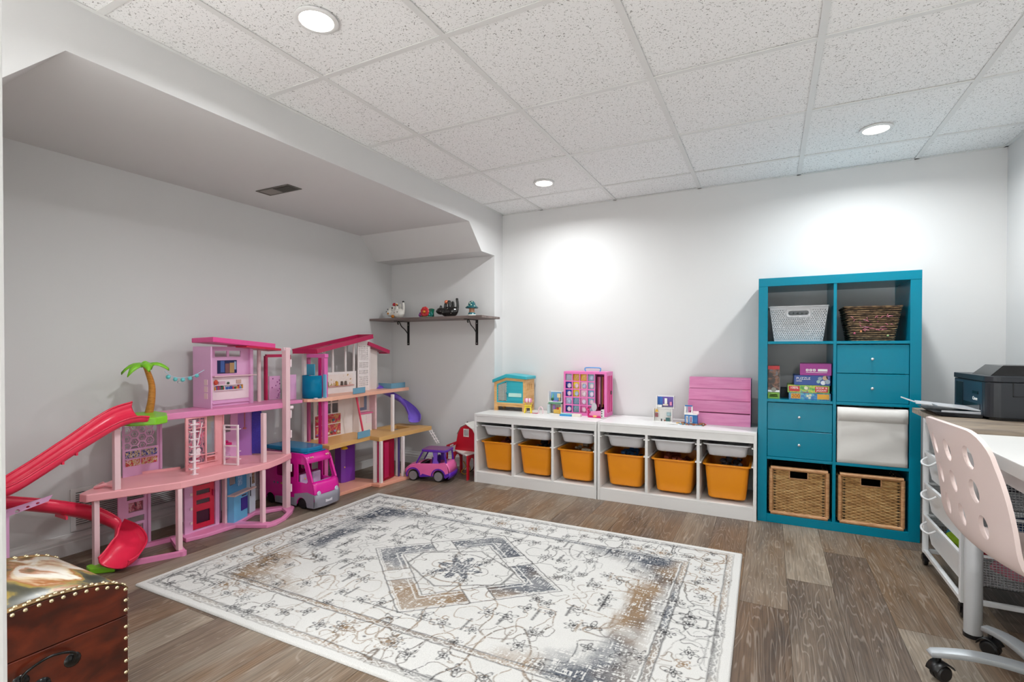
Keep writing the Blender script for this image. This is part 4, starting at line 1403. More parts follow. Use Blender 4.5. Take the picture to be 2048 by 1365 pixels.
# ---- right bench: two-storey brick room, blue brick shop, pink tiered riser
t = thing('brick_room', 'white two-storey miniature brick room with purple upper floor', 'toy room set', (-.665, 3.63, BT), .06, group='miniature brick rooms')
panel_box(t, bw, -.068, .060, -.03, .015, 0, .090)
panel_box(t, bw, -.050, .070, -.01, .045, .092, .178)
MB().box((-.046, .038, .100), (.066, .0405, .170)).build('wall_print', cm('#6a4fa6'), t)
MB().box((-.046, .0365, .100), (-.012, .0385, .168)).build('wall_print', cm('#2a67b5'), t)
lump(t, bw, (.012, .025, .120), (.018, .012, .040))
lump(t, cm('#e7d6c2'), (.010, .02, .110), (.036, .02, .008))
lump(t, bw, (-.030, .01, .098), (.034, .02, .016))
lump(t, cm('#e58fb4'), (.046, .02, .112), (.014, .012, .024))
MB().prism([(-.058, .066), (-.036, .066), (-.047, .086)], -.004, .010, lambda u, v, w: (u, w - .005, v)).build('awning', cm('#e8b02c'), t)
lump(t, cm('#8a4a52'), (-.047, -.012, .030), (.020, .014, .028))
lump(t, cm('#35605f'), (.030, -.016, .004), (.026, .02, .024))
lump(t, cm('#9cb7bd'), (.034, .004, .040), (.028, .01, .024))
lump(t, cm('#2b2b30'), (-.012, -.022, .004), (.008, .008, .016))
lump(t, cm('#8d5a48'), (.010, -.020, .004), (.010, .01, .010))
t = thing('brick_shop', 'blue and white miniature brick shop on a base strewn with bricks', 'toy shop', (-.468, 3.553, BT), -.06)
MB().box((-.075, -.030, 0), (.075, .050, .004)).build('base_plate', cm('#5a9fb5'), t)
blue_b = cm('#2b6fae')
MB().sheet(rect(-.045, .004, .012, .066), [rect(-.036, .012, -.022, .056), rect(-.012, .012, .004, .056)], .005, lambda u, v, q: (u, q, v)).build('front_wall', blue_b, t)
MB().box((.012, 0, .004), (.034, .036, .066)).build('side_wing', blue_b, t)
MB().box((-.047, -.004, .066), (.036, .040, .078)).build('cornice', bw, t)
MB().box((-.046, -.002, .078), (-.038, .006, .124)).build('post', bw, t)
MB().box((-.002, -.002, .078), (.006, .006, .124)).build('post', bw, t)
MB().box((-.044, -.003, .122), (.004, .007, .130)).build('lintel', blue_b, t)
MB().box((-.032, .0, .078), (-.028, .004, .122)).build('post', cm('#9fc0d6'), t)
MB().box((.010, -.006, .074), (.046, -.002, .094)).build('sign_board', cm('#f0d3d8'), t)
for a, b0 in ((-.036, -.022), (-.012, .004)):
    MB().sheet(rect(a, .012, b0, .056), [rect(a + .003, .015, b0 - .003, .053)], .007, lambda u, v, q: (u, q, v)).build('window_frame', bw, t)
rr = random.Random(11)
for k in range(64):
    x, y = rr.uniform(-.095, .085), rr.uniform(-.035, .05)
    if -.05 < x < .04 and -.006 < y < .045:
        y = -.018 - .015 * rr.random()
    s_ = rr.uniform(.004, .008)
    zz = .004 if abs(x) < .075 and -.03 < y < .05 else 0
    MB().box((x - s_, y - s_ * .6, zz), (x + s_, y + s_ * .6, zz + s_)).build('loose_brick', cm(rr.choice(['#c98a4a', '#a9622e', '#d9b24a', '#8c3f2a', '#e7ddc8', '#4c8fa0', '#c9463a', '#7d5a3a'])), t)
t = thing('toy_book', 'small white open booklet lying before the blue brick shop', 'booklet', (-.585, 3.52, BT), .2)
MB().prism([(-.045, 0), (0, .003), (.045, 0), (.045, .003), (0, .006), (-.045, .003)], -.018, .018, lambda u, v, w: (u, w, v)).build('pages', cm('#eeece8'), t)
t = thing('tiered_riser', 'pink four-tier display riser leaning against the wall beside teal shelf', 'display riser', (-.308, 3.61, BT))
ps = ramp_mat('pink_board', [(.3, '#cf76a6'), (.5, '#da86b2'), (.7, '#df93bb')], 7, 4, .5, .4, (1, 5, 9), .03)
RW = .196
yt = [.0, .030, .058, .086]
zt = [0, .082, .160, .238]
for k in range(4):
    lean = .012 if k != 1 else -.006
    MB().prism([(yt[k], zt[k]), (yt[k] + lean, zt[k] + .076), (yt[k] + .110 - yt[k] * .4, zt[k] + .076), (yt[k] + .110 - yt[k] * .4, zt[k])], -RW, RW, lambda u, v, w: (w, u, v)).build('tier', ps, t, bevel=.001)
MB().box((RW - .004, .012, 0), (RW, .19, .31)).build('end_board', ps, t)

# ================================================================ return-air grille low on the niche wall
t = thing('wall_grille', 'white louvred return-air grille low on the wall behind the pink house', 'wall grille', (X1, 1.50, .12))
MB(t.location).sheet(rect(1.24, .112, 1.77, .33), [rect(1.262, .134, 1.748, .308)], .006, lambda u, v, q: (X1 + .004 + q, u, v)).build('frame', trim_m, t, bevel=.001)
MB(t.location).box((X1 + .0005, 1.262, .134), (X1 + .0015, 1.748, .308)).build('backing', mat('grille_dark', '#3a3836', .9), t)
for k in range(16):
    z = .138 + k * .0108
    MB(t.location).bar((X1 + .004, 1.262, z), (X1 + .004, 1.748, z), .009, .0035, (.5, 0, 1)).build('slat', trim_m, t)

# ================================================================ pink doll house with slide and palm tree
lp = mat('light_pink', '#ecc6cb', .35)         # posts
pinkf = mat('floor_pink', '#e88dba', .35)
salm = mat('salmon_pink', '#f2a8ae', .38)
lil = mat('lilac_pink', '#e3aad2', .38)
hotr = mat('roof_pink', '#ea4d97', .32)
crim = mat('crimson', '#b9174f', .35)
coral = mat('slide_red', '#ee2f52', .28)
palm_g = mat('palm_green', '#86cf2a', .35)
palm_t = ramp_mat('palm_trunk', [(.3, '#a8651f'), (.5, '#c27c2c'), (.7, '#cf8b38')], 8, 4, .4, .4, (6, 6, 30), .15)
offw = mat('cream_plastic', '#f0dbe0', .38)
house = thing('doll_house', 'pink three-storey doll house with red slide and green palm tree', 'doll house', (-2.87, 1.75, 0))
HO = house.location.copy()
def hb(): return MB(HO)
Z1a, Z1b, Z2a, Z2b = .332, .370, .664, .700
# base frames on the floor
L1 = [(-2.965, 1.33), (-2.80, 1.205), (-2.645, 1.495), (-2.895, 1.585)]
lf = hb()
for i in range(4):
    p, q = L1[i], L1[(i + 1) % 4]
    lf.bar((*p, .011), (*q, .011), .026, .022)
for p in L1:
    lf.cyl((*p, 0), (*p, .0228), .017, 12)
lf.build('base_frame', pinkf, house)
bo = [(-2.80, 1.60), (-2.775, 1.70), (-2.77, 1.86), (-2.605, 1.945), (-2.595, 2.0), (-2.625, 2.09), (-2.69, 2.19), (-2.75, 2.255), (-2.80, 2.265), (-2.93, 2.12), (-2.95, 2.06), (-2.875, 1.85), (-2.905, 1.82), (-2.92, 1.68), (-2.89, 1.615)]
bh = [(-2.80, 1.915), (-2.87, 2.06), (-2.80, 2.20), (-2.70, 2.155), (-2.645, 2.07), (-2.635, 1.99)]
hb().sheet(bo, [bh], .022, lambda u, v, q: (u, v, .011 + q)).build('base_frame', pinkf, house, bevel=.004)
# floors
f2 = [(-2.865, 1.155), (-2.82, 1.165), (-2.76, 1.30), (-2.67, 1.50), (-2.665, 1.72), (-2.65, 1.90), (-2.655, 2.0), (-2.70, 2.12), (-2.765, 2.245), (-2.80, 2.255), (-3.02, 2.22), (-3.06, 2.1), (-3.03, 1.84), (-2.96, 1.66), (-3.06, 1.58), (-3.07, 1.42), (-2.98, 1.30), (-2.90, 1.19)]
sl2 = hb().sheet(f2, [], Z1b - Z1a, lambda u, v, q: (u, v, (Z1a + Z1b) / 2 + q)).build('floor_slab', salm, house, bevel=.005)
hb().tube([(-2.97, 1.295, Z1b + .004), (-2.90, 1.235, Z1b + .006), (-2.865, 1.262, Z1b + .020), (-2.855, 1.285, Z1b + .006)], .009, 8).build('moulding', salm, sl2, smooth=60)
hb().bar((-3.05, 1.43, Z1b + .006), (-2.955, 1.66, Z1b + .006), .010, .014).build('moulding', salm, sl2)
f3 = [(-2.875, 1.525), (-2.865, 1.67), (-2.83, 1.82), (-2.80, 1.98), (-2.795, 2.12), (-2.80, 2.255), (-3.0, 2.30), (-3.06, 2.2), (-3.06, 1.78), (-3.035, 1.60), (-3.03, 1.525)]
hb().sheet(f3, [], Z2b - Z2a, lambda u, v, q: (u, v, (Z2a + Z2b) / 2 + q)).build('floor_slab', pinkf, house, bevel=.004)
# posts
def post(x, y, z0, z1, w=.022, d=.026, m=lp):
    return hb().box((x - d / 2, y - w / 2, z0), (x + d / 2, y + w / 2, z1)).build('post', m, house, bevel=.002)
post(-2.83, 1.205, .0, Z1a)
post(-2.685, 1.50, .02, Z1a)
post(-2.668, 1.965, .02, Z1a)
post(-2.795, 1.275, Z1b, Z2a, .026)
post(-2.685, 1.985, Z1b, Z2a)
pd = post(-2.785, 2.222, .02, 1.055, .032, .040)
for z in (.12, .25, .47, .60, .93):
    hb().box((-2.768, 2.236, z), (-2.758, 2.244, z + .05)).build('side_clip', offw, pd, bevel=.001)
hb().cyl((-2.785, 2.20, 1.045), (-2.785, 2.25, 1.045), .013, 12).build('hinge', offw, pd, smooth=40)
hb().cyl((-2.785, 2.235, .665), (-2.775, 2.265, .665), .012, 12).build('hinge', offw, pd, smooth=40)
hb().box((-2.766, 2.2385, .95), (-2.762, 2.2395, 1.01)).build('sticker', crim, pd)
hb().prism([(-2.855, 1.175), (-2.80, 1.165), (-2.725, 1.235), (-2.78, 1.26), (-2.85, 1.24)], 0, .030).build('foot', palm_g, house, bevel=.006)
hb().cyl((-3.0, 2.185, Z2b), (-3.0, 2.185, 1.05), .012, 12).build('column', lp, house, smooth=40)
# ---- ground floor: pink cabinet wall, red door, kitchen
gp = hb().sheet(rect(1.345, .02, 1.485, Z1a), [rect(1.385, .265, 1.465, .300), rect(1.392, .20, 1.460, .250), rect(1.385, .145, 1.465, .175), rect(1.392, .080, 1.460, .130), rect(1.385, .03, 1.465, .065)], .010, lambda u, v, q: (-2.94 + q, u, v)).build('cabinet_wall', lil, house, bevel=.001)
for z in (.20, .08):
    hb().box((-2.947, 1.394, z + .002), (-2.944, 1.458, z + .048)).build('photo_panel', ramp_mat('photo_print', [(.3, '#2a1a24'), (.45, '#a33a52'), (.6, '#d8a0a8'), (.75, '#47303a')], 60, 3, .4, 1, (1, 1, 1), 0), gp)
hb().box((-2.955, 1.478, .02), (-2.925, 1.492, Z1a)).build('wall_edge', lil, gp, bevel=.001)
dw = hb().sheet(rect(1.628, .02, 1.815, Z1a), [rect(1.672, .03, 1.80, .325)], .016, lambda u, v, q: (-2.868 + q, u, v)).build('door_frame', lil, house, bevel=.001)
dl = hb().sheet(rect(1.674, .032, 1.798, .323), [rect(1.697, .275, 1.774, .300), rect(1.697, .222, 1.774, .247), rect(1.697, .168, 1.774, .193), rect(1.697, .06, 1.774, .130)], .008, lambda u, v, q: (-2.872 + q, u, v)).build('door', mat('door_red', '#dc2044', .3), house, bevel=.001)
hb().box((-2.879, 1.697, .06), (-2.876, 1.774, .130)).build('door_pane', mat('dark_pane', '#4a1636', .15), dl)
hb().box((-2.866, 1.785, .20), (-2.858, 1.791, .235)).build('door_handle', crim, dl)
for z in (.07, .15, .23, .30):
    hb().box((-2.8595, 1.655, z), (-2.854, 1.668, z + .014)).build('hinge', offw, dw)
hb().box((-2.90, 1.815, .02), (-2.862, 1.825, Z1a)).box((-2.905, 1.825, .02), (-2.900, 1.86, Z1a)).build('alcove', lil, house)
hb().box((-2.870, 1.845, .02), (-2.840, 1.858, Z1a)).build('pillar', lp, house, bevel=.001)
kdir = Vector((-.08, .205, 0)).normalized()
knrm = Vector((kdir.y, -kdir.x, 0))
kp = Vector((-2.838, 1.860, 0))
def kf(lift=0):
    return lambda u, v, q: tuple(kp + kdir * u + knrm * (q + lift) + Vector((0, 0, v)))
kw = hb().sheet(rect(0, .022, .215, Z1a), [rect(.012, .235, .072, .315)], .006, kf()).build('kitchen_wall', mat('kitchen_blue', '#4f9ccf', .35), house)
cab = hb().add([kf()(u, v, q) for v in (.022, .175) for u, q in ((.0, .003), (.125, .003), (.125, .040), (.0, .040))], [(0, 3, 2, 1), (4, 5, 6, 7), (0, 1, 5, 4), (1, 2, 6, 5), (2, 3, 7, 6), (3, 0, 4, 7)]).build('counter_unit', mat('counter_blue', '#6cb5df', .35), house)
hb().sheet(rect(-.004, 0, .205, .046), [], .008, lambda u, v, q: tuple(kp + kdir * u + knrm * (v + .002) + Vector((0, 0, .18 + q)))).build('counter_top', mat('counter_cream', '#e9c8bd', .4), house)
hb().sheet(rect(.062, .075, .122, .150), [], .003, kf(.042)).build('oven', mat('oven_purple', '#3d2f8c', .3), cab)
hb().sheet(rect(.07, .160, .11, .166), [], .003, kf(.043)).build('oven_handle', mat('dark_pane', '#4a1636', .15), cab)
hb().sheet(rect(.125, .024, .170, .172), [], .004, kf(.010)).build('cupboard', mat('kitchen_deep', '#1f6fb0', .35), cab)
hb().sheet(rect(.02, .24, .068, .31), [], .002, kf(-.002)).build('window_pane', mat('pane_grey', '#8f8b88', .2), kw)
hb().sheet(rect(.085, .215, .125, .315), [], .003, kf(.005)).build('tile_print', ramp_mat('tile_print', [(.4, '#5b9ccf'), (.5, '#b9d5ea'), (.6, '#5b9ccf')], 120, 1, .4, 0, (1, 1, 1), 0), kw)
fg = hb().sheet(rect(.172, .022, .232, Z1a - .004), [], .022, kf(.012)).build('fridge', mat('fridge_white', '#cfdbe6', .35), house, bevel=.001)
hb().sheet(rect(.196, .20, .222, .31), [], .002, kf(.0245)).build('fridge_print', ramp_mat('photo_print2', [(.35, '#5a4a40'), (.5, '#b99c7a'), (.65, '#6f8a9a')], 70, 3, .4, 1, (1, 1, 1), 0), fg)
hb().sheet(rect(.176, .13, .180, .25), [], .004, kf(.026)).build('fridge_handle', mat('dark_grey', '#3a3d44', .4), fg)
# ---- middle floor: honeycomb wall, wardrobe, bathroom
hw0, hw1 = 1.405, 1.585
hwf = lambda u, v, q: (-3.02 + q, u, v)
hp = hb().sheet(rect(hw0, Z1b, hw1, Z2a), [rect(hw0 + .010, .515, hw1 - .012, Z2a - .012)], .006, hwf).build('honeycomb_wall', lil, house)
lat = hb()
R = .0245
for j in range(6):
    for i in range(7):
        cy = hw0 + .02 + i * R * 1.5
        cz = .528 + j * R * 1.732 + (R * .866 if i % 2 else 0)
        if cy > hw1 - .016 or cz > Z2a - .016:
            continue
        for rr_ in (R, R * .52):
            o_ = oval(cy, cz, rr_, rr_, 6)
            n_ = oval(cy, cz, rr_ * .78, rr_ * .78, 6)
            lat.sheet(o_, [n_], .003, hwf)
tag(lat.build('honeycomb_lattice', lil, hp), kind='stuff')
for k, (a, b_, z, c) in enumerate(((hw0 + .012, 1.485, .468, '#2a3a8c'), (1.492, hw1 - .014, .468, '#33459a'), (hw0 + .012, 1.485, .424, '#b52a3f'), (1.492, hw1 - .014, .424, '#c02c56'))):
    hb().box((-3.016, a, z), (-3.014, b_, z + .036)).build('shelf_print', ramp_mat('books' + c, [(.42, c), (.5, '#caa64a'), (.56, '#d9cfd0'), (.62, c)], 90, 2, .4, .8, (1, 1, 1), 0), hp)
hb().box((-3.017, hw0 + .01, .460), (-3.006, hw1 - .01, .464)).build('ledge', lil, hp)
hb().box((-3.035, hw1 - .006, Z1b), (-3.0, hw1 + .004, Z2a)).build('wall_edge', lil, hp)
wd = hb().sheet(rect(1.640, Z1b, 1.850, Z2a), [rect(1.655, .40, 1.748, Z2a - .008), rect(1.757, .435, 1.805, Z2a - .004), rect(1.757, .395, 1.805, .425)], .010, lambda u, v, q: (-2.872 + q, u, v)).build('wardrobe', salm, house, bevel=.001)
wp = ramp_mat('wardrobe_print', [(.35, '#c23a66'), (.46, '#d9889a'), (.54, '#8f7480'), (.6, '#33354a'), (.68, '#d95f86')], 45, 3, .4, 1.4, (1, 1, .5), 0)
hb().box((-2.878, 1.655, .40), (-2.876, 1.748, Z2a - .008)).build('wardrobe_print', wp, wd)
hb().box((-2.878, 1.757, .435), (-2.876, 1.805, Z2a - .004)).build('mirror', mat('toy_mirror', '#a9b4bd', .08, metal=.6), wd)
hb().box((-2.878, 1.757, .395), (-2.876, 1.805, .425)).build('shelf_print', mat('print_rose', '#c9706f', .4), wd)
for z in (.445, .400, .60):
    hb().box((-2.872, 1.652, z), (-2.858, 1.815 if z < .5 else 1.75, z + .004)).build('ledge', salm, wd)
hb().box((-2.90, 1.850, Z1b), (-2.862, 1.856, Z2a)).build('wall_edge', salm, wd)
gt = MB(HO)
gt.bar((-2.863, 1.70, .50), (-2.863, 1.728, .63), .006, .002).ball((-2.863, 1.706, .475), .014, 8, 6, (.2, 1, 1)).ball((-2.863, 1.700, .452), .018, 8, 6, (.2, 1, 1))
gt.build('guitar', offw, wd)
# spiral-like white ladder
ld = hb().box((-2.768, 1.617, Z1b), (-2.756, 1.629, Z2a)).box((-2.775, 1.608, Z1b), (-2.748, 1.638, Z1b + .003)).build('ladder', offw, house)
for k in range(7):
    z = Z1b + .028 + k * .040
    hb().box((-2.772, 1.600, z), (-2.752, 1.646, z + .005)).box((-2.772, 1.600, z), (-2.766, 1.603, z + .009)).build('rung', offw, ld)
# white open shelf
sf = hb()
p0, p1 = Vector((-2.835, 1.838, 0)), Vector((-2.755, 1.868, 0))
for p in (p0, p1):
    sf.bar(p + Vector((0, 0, Z1b)), p + Vector((0, 0, .605)), .010, .010)
sf.build('shelf_frame', offw, house)
for z in (Z1b + .005, .418, .482, .580, .602):
    hb().bar(p0 + Vector((0, 0, z)), p1 + Vector((0, 0, z)), .010, .006).build('shelf_rung', offw, house)
for z in (.58, .45, .405):
    hb().bar(p1 + Vector((0, 0, z)), p1 + Vector((.012, .012, z + .002)), .004, .004).build('peg', offw, house)
# bathroom
bw_ = hb().sheet(rect(1.856, Z1b, 2.055, Z2a), [rect(1.93, .53, 1.985, Z2a - .01)], .006, lambda u, v, q: (-3.0 + q, u, v)).build('bathroom_wall', lil, house)
hb().box((-2.996, 1.885, .50), (-2.992, 1.915, Z2a)).build('crimson_panel', crim, bw_)
hb().box((-2.997, 1.89, .455), (-2.955, 1.965, .470)).ball((-2.975, 1.925, .478), .022, 10, 6, (.8, 1.4, .4)).build('sink', hot_m, bw_, smooth=50)
hb().ball((-2.96, 1.93, Z1b + .022), .024, 10, 7, (1, 1.1, .9)).build('toilet', lil, bw_, smooth=180)
purp = mat('lavender_panel', '#b47cc8', .35)
pw = hb().add([(-3.0, 2.03, Z1b), (-2.94, 2.09, Z1b), (-2.94, 2.09, Z2a), (-3.0, 2.03, Z2a), (-3.006, 2.036, Z1b), (-2.946, 2.096, Z1b), (-2.946, 2.096, Z2a), (-3.006, 2.036, Z2a)], [(0, 1, 2, 3), (7, 6, 5, 4), (0, 4, 5, 1), (1, 5, 6, 2), (2, 6, 7, 3), (3, 7, 4, 0)]).build('shower_wall', purp, house)
hb().tube([(-2.965, 2.058, Z2a), (-2.965, 2.058, .57), (-2.955, 2.05, .55)], .003, 6).ball((-2.955, 2.05, .545), .012, 8, 5, (1, 1, .5)).build('shower_head', mat('print_rose', '#c9706f', .4), pw)
hb().add([(-2.935, 2.085, Z1b + .01), (-2.885, 2.115, Z1b + .01), (-2.885, 2.115, Z2a), (-2.935, 2.085, Z2a), (-2.938, 2.090, Z1b + .01), (-2.888, 2.120, Z1b + .01), (-2.888, 2.120, Z2a), (-2.938, 2.090, Z2a)], [(0, 1, 2, 3), (7, 6, 5, 4), (0, 4, 5, 1), (1, 5, 6, 2), (2, 6, 7, 3), (3, 7, 4, 0)]).build('shower_door', mat('glitter_blue', '#3b3aa0', .2, var=.5, vs=160), house)
# ---- top floor: screen wall, roof
tw = hb().sheet(rect(1.80, Z2b, 2.105, 1.062), [rect(1.868, 1.000, 1.945, 1.036), rect(1.958, 1.000, 2.035, 1.036)], .010, lambda u, v, q: (-2.972 + q, u, v)).build('screen_wall', lil, house)
hb().box((-2.967, 1.85, .738), (-2.963, 2.095, .875)).build('white_panel', offw, tw)
hb().box((-2.967, 1.85, .879), (-2.940, 2.125, .885)).build('mantel', lp, tw)
scr = hb().box((-2.967, 1.882, .898), (-2.963, 2.005, .978)).build('screen', mat('screen_dark', '#232a55', .2), tw)
for a, b_, z0, z1, c in ((1.90, 1.925, .905, .975, '#3c5a9a'), (1.93, 1.955, .900, .958, '#7a4a4c'), (1.958, 1.988, .900, .962, '#b08a5c'), (1.988, 2.0, .92, .97, '#8fa6c4')):
    hb().box((-2.963, a, z0), (-2.9622, b_, z1)).build('picture', cm(c), scr)
bk = hb().box((-2.963, 1.858, .795), (-2.952, 2.045, .799)).box((-2.963, 1.858, .826), (-2.952, 2.045, .830)).build('book_shelf', offw, tw)
rr = random.Random(9)
y = 1.860
while y < 2.04:
    w_ = rr.uniform(.005, .014)
    hb().box((-2.9625, y, .799), (-2.955, y + w_ * .9, .799 + rr.uniform(.014, .026))).build('book', cm(rr.choice(['#b9384a', '#c98a3a', '#3a4a9c', '#2f5a3a', '#d9d2cc', '#8a4a6a', '#4f7fae'])), bk)
    y += w_
hb().ball((-2.957, 1.868, .845), .014, 8, 6, (.5, 1, 1.2)).build('flower_vase', cm('#c9482f'), bk)
hb().box((-2.962, 1.885, .830), (-2.956, 1.925, .850)).build('picture_frame', cm('#d6a9bd'), bk)
hb().box((-2.962, 2.0, .832), (-2.957, 2.03, .856)).build('picture_frame', cm('#caa59b'), bk)
hb().ball((-2.957, 1.945, .838), .008, 8, 5).build('potted_plant', cm('#33533a'), bk)
hb().box((-2.967, 1.85, .716), (-2.958, 2.10, .722)).build('skirting', lil, tw)
hb().box((-3.06, 1.792, Z2b), (-2.885, 1.802, 1.062)).build('side_wall', lil, house, bevel=.002)
hb().box((-2.967, 2.085, Z2b), (-2.945, 2.105, 1.062)).build('side_return', lil, house, bevel=.002)
for k in range(3):
    hb().box((-2.945, 1.789, .755 + k * .040), (-2.915, 1.793, .788 + k * .040)).build('side_ledge', lp, house)
rf = hb().add([(-2.845, 1.78, 1.088), (-2.875, 2.215, 1.050), (-3.06, 2.24, 1.050), (-3.06, 1.785, 1.084), (-2.845, 1.78, 1.118), (-2.875, 2.215, 1.082), (-3.06, 2.24, 1.080), (-3.06, 1.785, 1.112)], [(0, 3, 2, 1), (4, 5, 6, 7), (0, 1, 5, 4), (1, 2, 6, 5), (2, 3, 7, 6), (3, 0, 4, 7)]).build('roof', hotr, house, bevel=.004)
hb().add([(-2.86, 2.0, 1.058), (-2.86, 2.245, 1.036), (-3.05, 2.29, 1.030), (-3.05, 2.0, 1.056), (-2.86, 2.0, 1.068), (-2.86, 2.245, 1.050), (-3.05, 2.29, 1.046), (-3.05, 2.0, 1.066)], [(0, 3, 2, 1), (4, 5, 6, 7), (0, 1, 5, 4), (1, 2, 6, 5), (2, 3, 7, 6), (3, 0, 4, 7)]).build('roof_eave', mat('eave_red', '#c81742', .35), house)
# elevator behind the corner post
el = hb().bar((-3.04, 2.265, Z2b), (-3.04, 2.265, 1.0), .016, .02).bar((-3.04, 2.265, 1.0), (-3.04, 2.42, 1.0), .016, .02).bar((-3.04, 2.42, 1.0), (-3.04, 2.42, .72), .012, .02).build('lift_frame', crim, house)
hb().box((-3.045, 2.29, .70), (-3.038, 2.375, .86)).build('lift_door', lil, el)
rr = random.Random(5)
for k in range(12):
    hb().ball((-3.037, 2.31 + rr.random() * .065, .71 + .012 * k), .005, 6, 4).build('heart', cm('#a24f93'), el)
hb().box((-2.93, 2.36, .70), (-2.92, 2.412, .87)).build('lift_door', lil, el)
hb().box((-3.05, 2.27, .675), (-2.86, 2.415, .697)).build('lift_floor', pinkf, house, bevel=.004)
# ---- palm island, palm and string lights
isl = [(-3.06, 1.37), (-3.04, 1.57), (-2.90, 1.56), (-2.765, 1.49), (-2.735, 1.42), (-2.80, 1.33), (-2.95, 1.31)]
hb().sheet(isl, [], .038, lambda u, v, q: (u, v, .685 + q)).build('grass_island', palm_g, house, bevel=.006)
trk = smoothpath([(-2.985, 1.515, .70), (-2.98, 1.525, .77), (-2.975, 1.525, .85), (-2.965, 1.50, .925), (-2.96, 1.485, .955)], 5)
pm_ = hb().tube(trk, [.020 - .009 * i / (len(trk) - 1) for i in range(len(trk))], 10).build('palm_trunk', palm_t, house, smooth=50)
for a, dr_, ln in ((-.3, .035, .100), (.7, .03, .11), (1.5, .035, .115), (2.4, .03, .10), (3.3, .045, .12), (4.3, .05, .10), (5.1, .06, .11)):
    c0 = Vector((-2.96, 1.485, .958))
    rows = []
    for i in range(7):
        f_ = i / 6
        w_ = .028 * S(PI * (.12 + .88 * f_) ** .8) + .001
        pc = c0 + Vector((C_(a) * ln * f_, S(a) * ln * f_, .022 * S(PI * f_ * .8) - dr_ * f_ * f_))
        sd = Vector((-S(a), C_(a), 0)) * w_
        rows.append([pc - sd + Vector((0, 0, -.008)), pc + Vector((0, 0, .004)), pc + sd + Vector((0, 0, -.008))])
    hb().surf(rows).build('frond', palm_g, pm_, smooth=80, solid=.004)
hb().ball((-2.96, 1.485, .966), .018, 10, 6).build('palm_crown', palm_g, pm_, smooth=180)
aqua = mat('aqua_ball', '#6cc9cc', .35)
cd = smoothpath([(-2.945, 1.575, .925), (-2.95, 1.62, .893), (-2.95, 1.67, .885), (-2.95, 1.73, .893), (-2.935, 1.785, .925)], 6)
sg = hb().tube(cd, .0022, 6).build('light_string', cm('#b9d3e2'), house)
for y_, z_ in ((1.595, .893), (1.632, .878), (1.672, .873), (1.712, .879), (1.75, .893)):
    hb().ball((-2.95, y_, z_), .0115, 12, 8).build('lantern', aqua, sg, smooth=180)
hb().ball((-2.95, 1.652, .862), .009, 10, 7).build('clear_bulb', mat('clear_plastic', '#e8f0f0', .05, trans=.9), sg, smooth=180)
# ---- slide: a U-shaped chute along a curve
def chute(path, widths, depth, th, name, m, parent, org, ups=None, tilt=None):
    P = smoothpath(path, 7)
    n = len(P)
    rows = []
    for i in range(n):
        f_ = i / (n - 1) * (len(widths) - 1)
        k = min(int(f_), len(widths) - 2)
        w_ = widths[k] + (widths[k + 1] - widths[k]) * (f_ - k)
        tl = 0
        if tilt:
            g_ = i / (n - 1) * (len(tilt) - 1)
            j = min(int(g_), len(tilt) - 2)
            tl = tilt[j] + (tilt[j + 1] - tilt[j]) * (g_ - j)
        d = (P[min(i + 1, n - 1)] - P[max(i - 1, 0)]).normalized()
        s_ = d.cross(Vector((0, 0, 1))).normalized()
        u_ = s_.cross(d).normalized()
        s2 = s_ * C_(tl) + u_ * S(tl)
        u2 = u_ * C_(tl) - s_ * S(tl)
        row = []
        for q in range(11):
            a = PI * q / 10
            row.append(P[i] - s2 * (C_(a) * w_ / 2) - u2 * (S(a) ** .6 * depth) + u2 * depth)
        row[0] = row[0] + u2 * .004
        row[-1] = row[-1] + u2 * .004
        rows.append(row)
    o = MB(org).surf(rows).build(name, m, parent, smooth=70, solid=th)
    for q in (0, -1):
        MB(org).tube([r_[q] for r_ in rows], .0045, 6).build('slide_rim', m, o, smooth=60)
    return o
slp = [(-2.80, 1.375, .705), (-2.795, 1.28, .688), (-2.79, 1.12, .592), (-2.785, .98, .505), (-2.785, .87, .445), (-2.825, .785, .415), (-2.895, .785, .395), (-2.945, .87, .372), (-2.945, 1.00, .325), (-2.945, 1.13, .268), (-2.935, 1.245, .205), (-2.88, 1.318, .140), (-2.805, 1.318, .085), (-2.745, 1.268, .045), (-2.712, 1.222, .026)]
sld = chute(slp, [.145, .115, .095, .092, .092, .092, .092, .092, .092, .098, .115, .130, .135, .135, .125], .046, .005, 'slide', coral, house, HO, tilt=[.5, .38, .22, .18, .15, .1, .1, .1, .15, .2, .3, .4, .45, .35, .2])
for p in ((-2.795, 1.10, .585), (-2.793, 1.05, .555), (-2.945, 1.12, .268)):
    hb().box((p[0] - .055, p[1] - .004, p[2] - .012), (p[0] + .052, p[1] + .004, p[2] + .004)).build('slide_rib', coral, sld)
sp = hb().bar((-2.87, .90, .0), (-2.87, .90, .36), .022, .022).build('slide_support', lil, house)
hb().sheet([(.90, .335), (1.045, .366), (1.06, .39), (.90, .366)], [oval(.94, .352, .009, .007, 8), oval(.975, .360, .007, .005, 8), oval(1.008, .367, .007, .005, 8)], .006, lambda u, v, q: (-2.872 + q, u, v)).build('support_arm', lil, sp)

